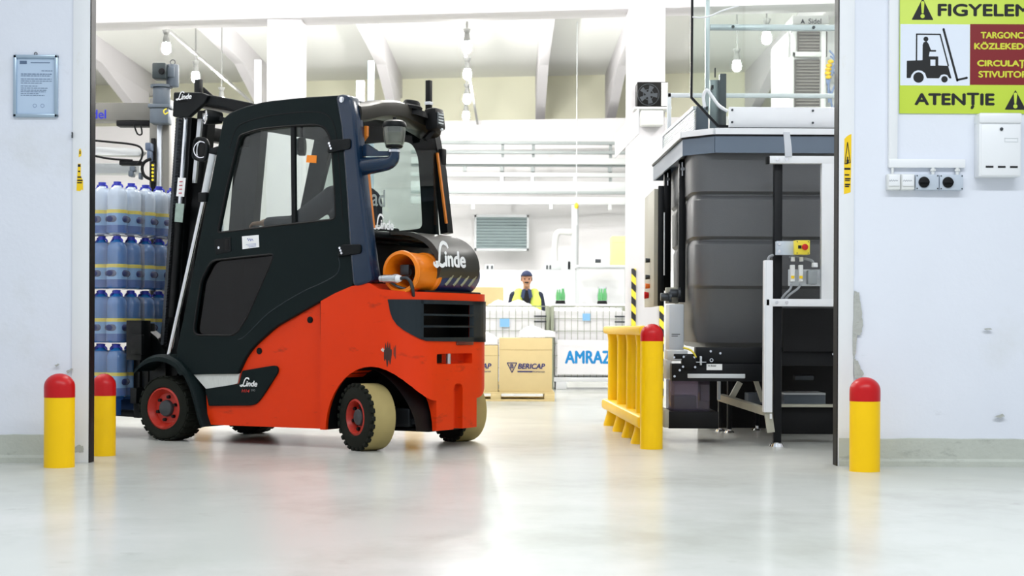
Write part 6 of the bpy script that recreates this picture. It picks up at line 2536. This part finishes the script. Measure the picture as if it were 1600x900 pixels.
hc = wl3(1.20, .52, 1.985)
fw = (-UU * 1.0 - VV * .1)
balls, f, r, up = head(hc, fw, 1.05)
caps = [(wl3(1.21, .53, 1.90), .052, wl3(1.24, .54, 1.78), .062), (wl3(1.24, .54, 1.72), .10, wl3(1.25, .55, 1.45), .13), (wl3(1.25, .55, 1.45), .13, wl3(1.2, .55, 1.18), .14)]
A_ = []
for (S0, E0, H0, sd) in (((1.20, .33, 1.68), (.90, .30, 1.50), (.60, .37, 1.525), 1), ((1.20, .77, 1.68), (.96, .83, 1.45), (.72, .73, 1.44), -1)):
    S_, E_, H_ = wl3(*S0), wl3(*E0), wl3(*H0)
    A_.append((S_, E_, H_))
    caps += [(wl3(1.23, .54, 1.72), .08, S_, .06), (S_, .058, E_, .046), (E_, .045, H_, .032)]
    caps += hand_caps(H_, (-UU * 1.0 + VV * .08 * sd + Vector((0, 0, -.05))), (0, 0, -1), 1.08, .55, sd)
for sd in (-1, 1):
    hp, kn, ft = wl3(1.18, .55 + sd * .11, 1.16), wl3(.76, .55 + sd * .14, 1.20), wl3(.66, .55 + sd * .14, .76)
    caps += [(wl3(1.2, .55, 1.18), .13, hp, .11), (hp, .10, kn, .065), (kn, .065, ft, .045), (ft, .045, ft - UU * .14 - Vector((0, 0, .05)), .036)]
remesh(human_blob(caps, balls), .009, 3).build('body', m_skin, dv, smooth=180)
eyes(dv, hc, f, r, up, 1.05)
j = []
for (S_, E_, H_) in A_:
    j += [(wl3(1.24, .54, 1.72), .095, S_, .080), (S_, .077, E_, .066), (E_, .066, H_ + (E_ - H_) * .15, .046)]
j += [(wl3(1.25, .42, 1.66), .115, wl3(1.25, .44, 1.2), .13), (wl3(1.25, .66, 1.66), .115, wl3(1.25, .64, 1.2), .13), (wl3(1.27, .54, 1.66), .125, wl3(1.27, .54, 1.2), .14)]
remesh(human_blob(j), .012, 3).build('shirt', m_navyd, dv, smooth=180)
t_ = []
for sd in (-1, 1):
    hp, kn, ft = wl3(1.18, .55 + sd * .11, 1.17), wl3(.76, .55 + sd * .14, 1.20), wl3(.66, .55 + sd * .14, .80)
    t_ += [(wl3(1.22, .55, 1.19), .135, hp, .12), (hp, .115, kn, .08), (kn, .08, ft, .066)]
remesh(human_blob(t_), .014, 2).build('trousers', m_jean, dv, smooth=180)
for sd in (-1, 1):
    q = wl3(.58, .55 + sd * .14, .69)
    B().ball(q, (.15, .055, .05), 16, rot=(0, 0, -TH)).build('shoe', m_black, dv)
hb = B().ball(hc + Vector((0, 0, .045)) - f * .018, (.105, .088, .092), 20, rot=(0, 0, math.atan2(f.y, f.x))).ball(hc - f * .055 - Vector((0, 0, .02)), (.05, .078, .075), 18, rot=(0, 0, math.atan2(f.y, f.x)))
hb.build('hair', m_hair, dv)
q = VZ(588, 311, 1.405)
tm = text_mesh('ad', w=.16, h=.115, bold=.02)
bk = frame(wl3(1.412, q[0], q[1]), VV, (0, 0, 1))
B().add(tm, bk).build('back_print', m_whitep, dv)
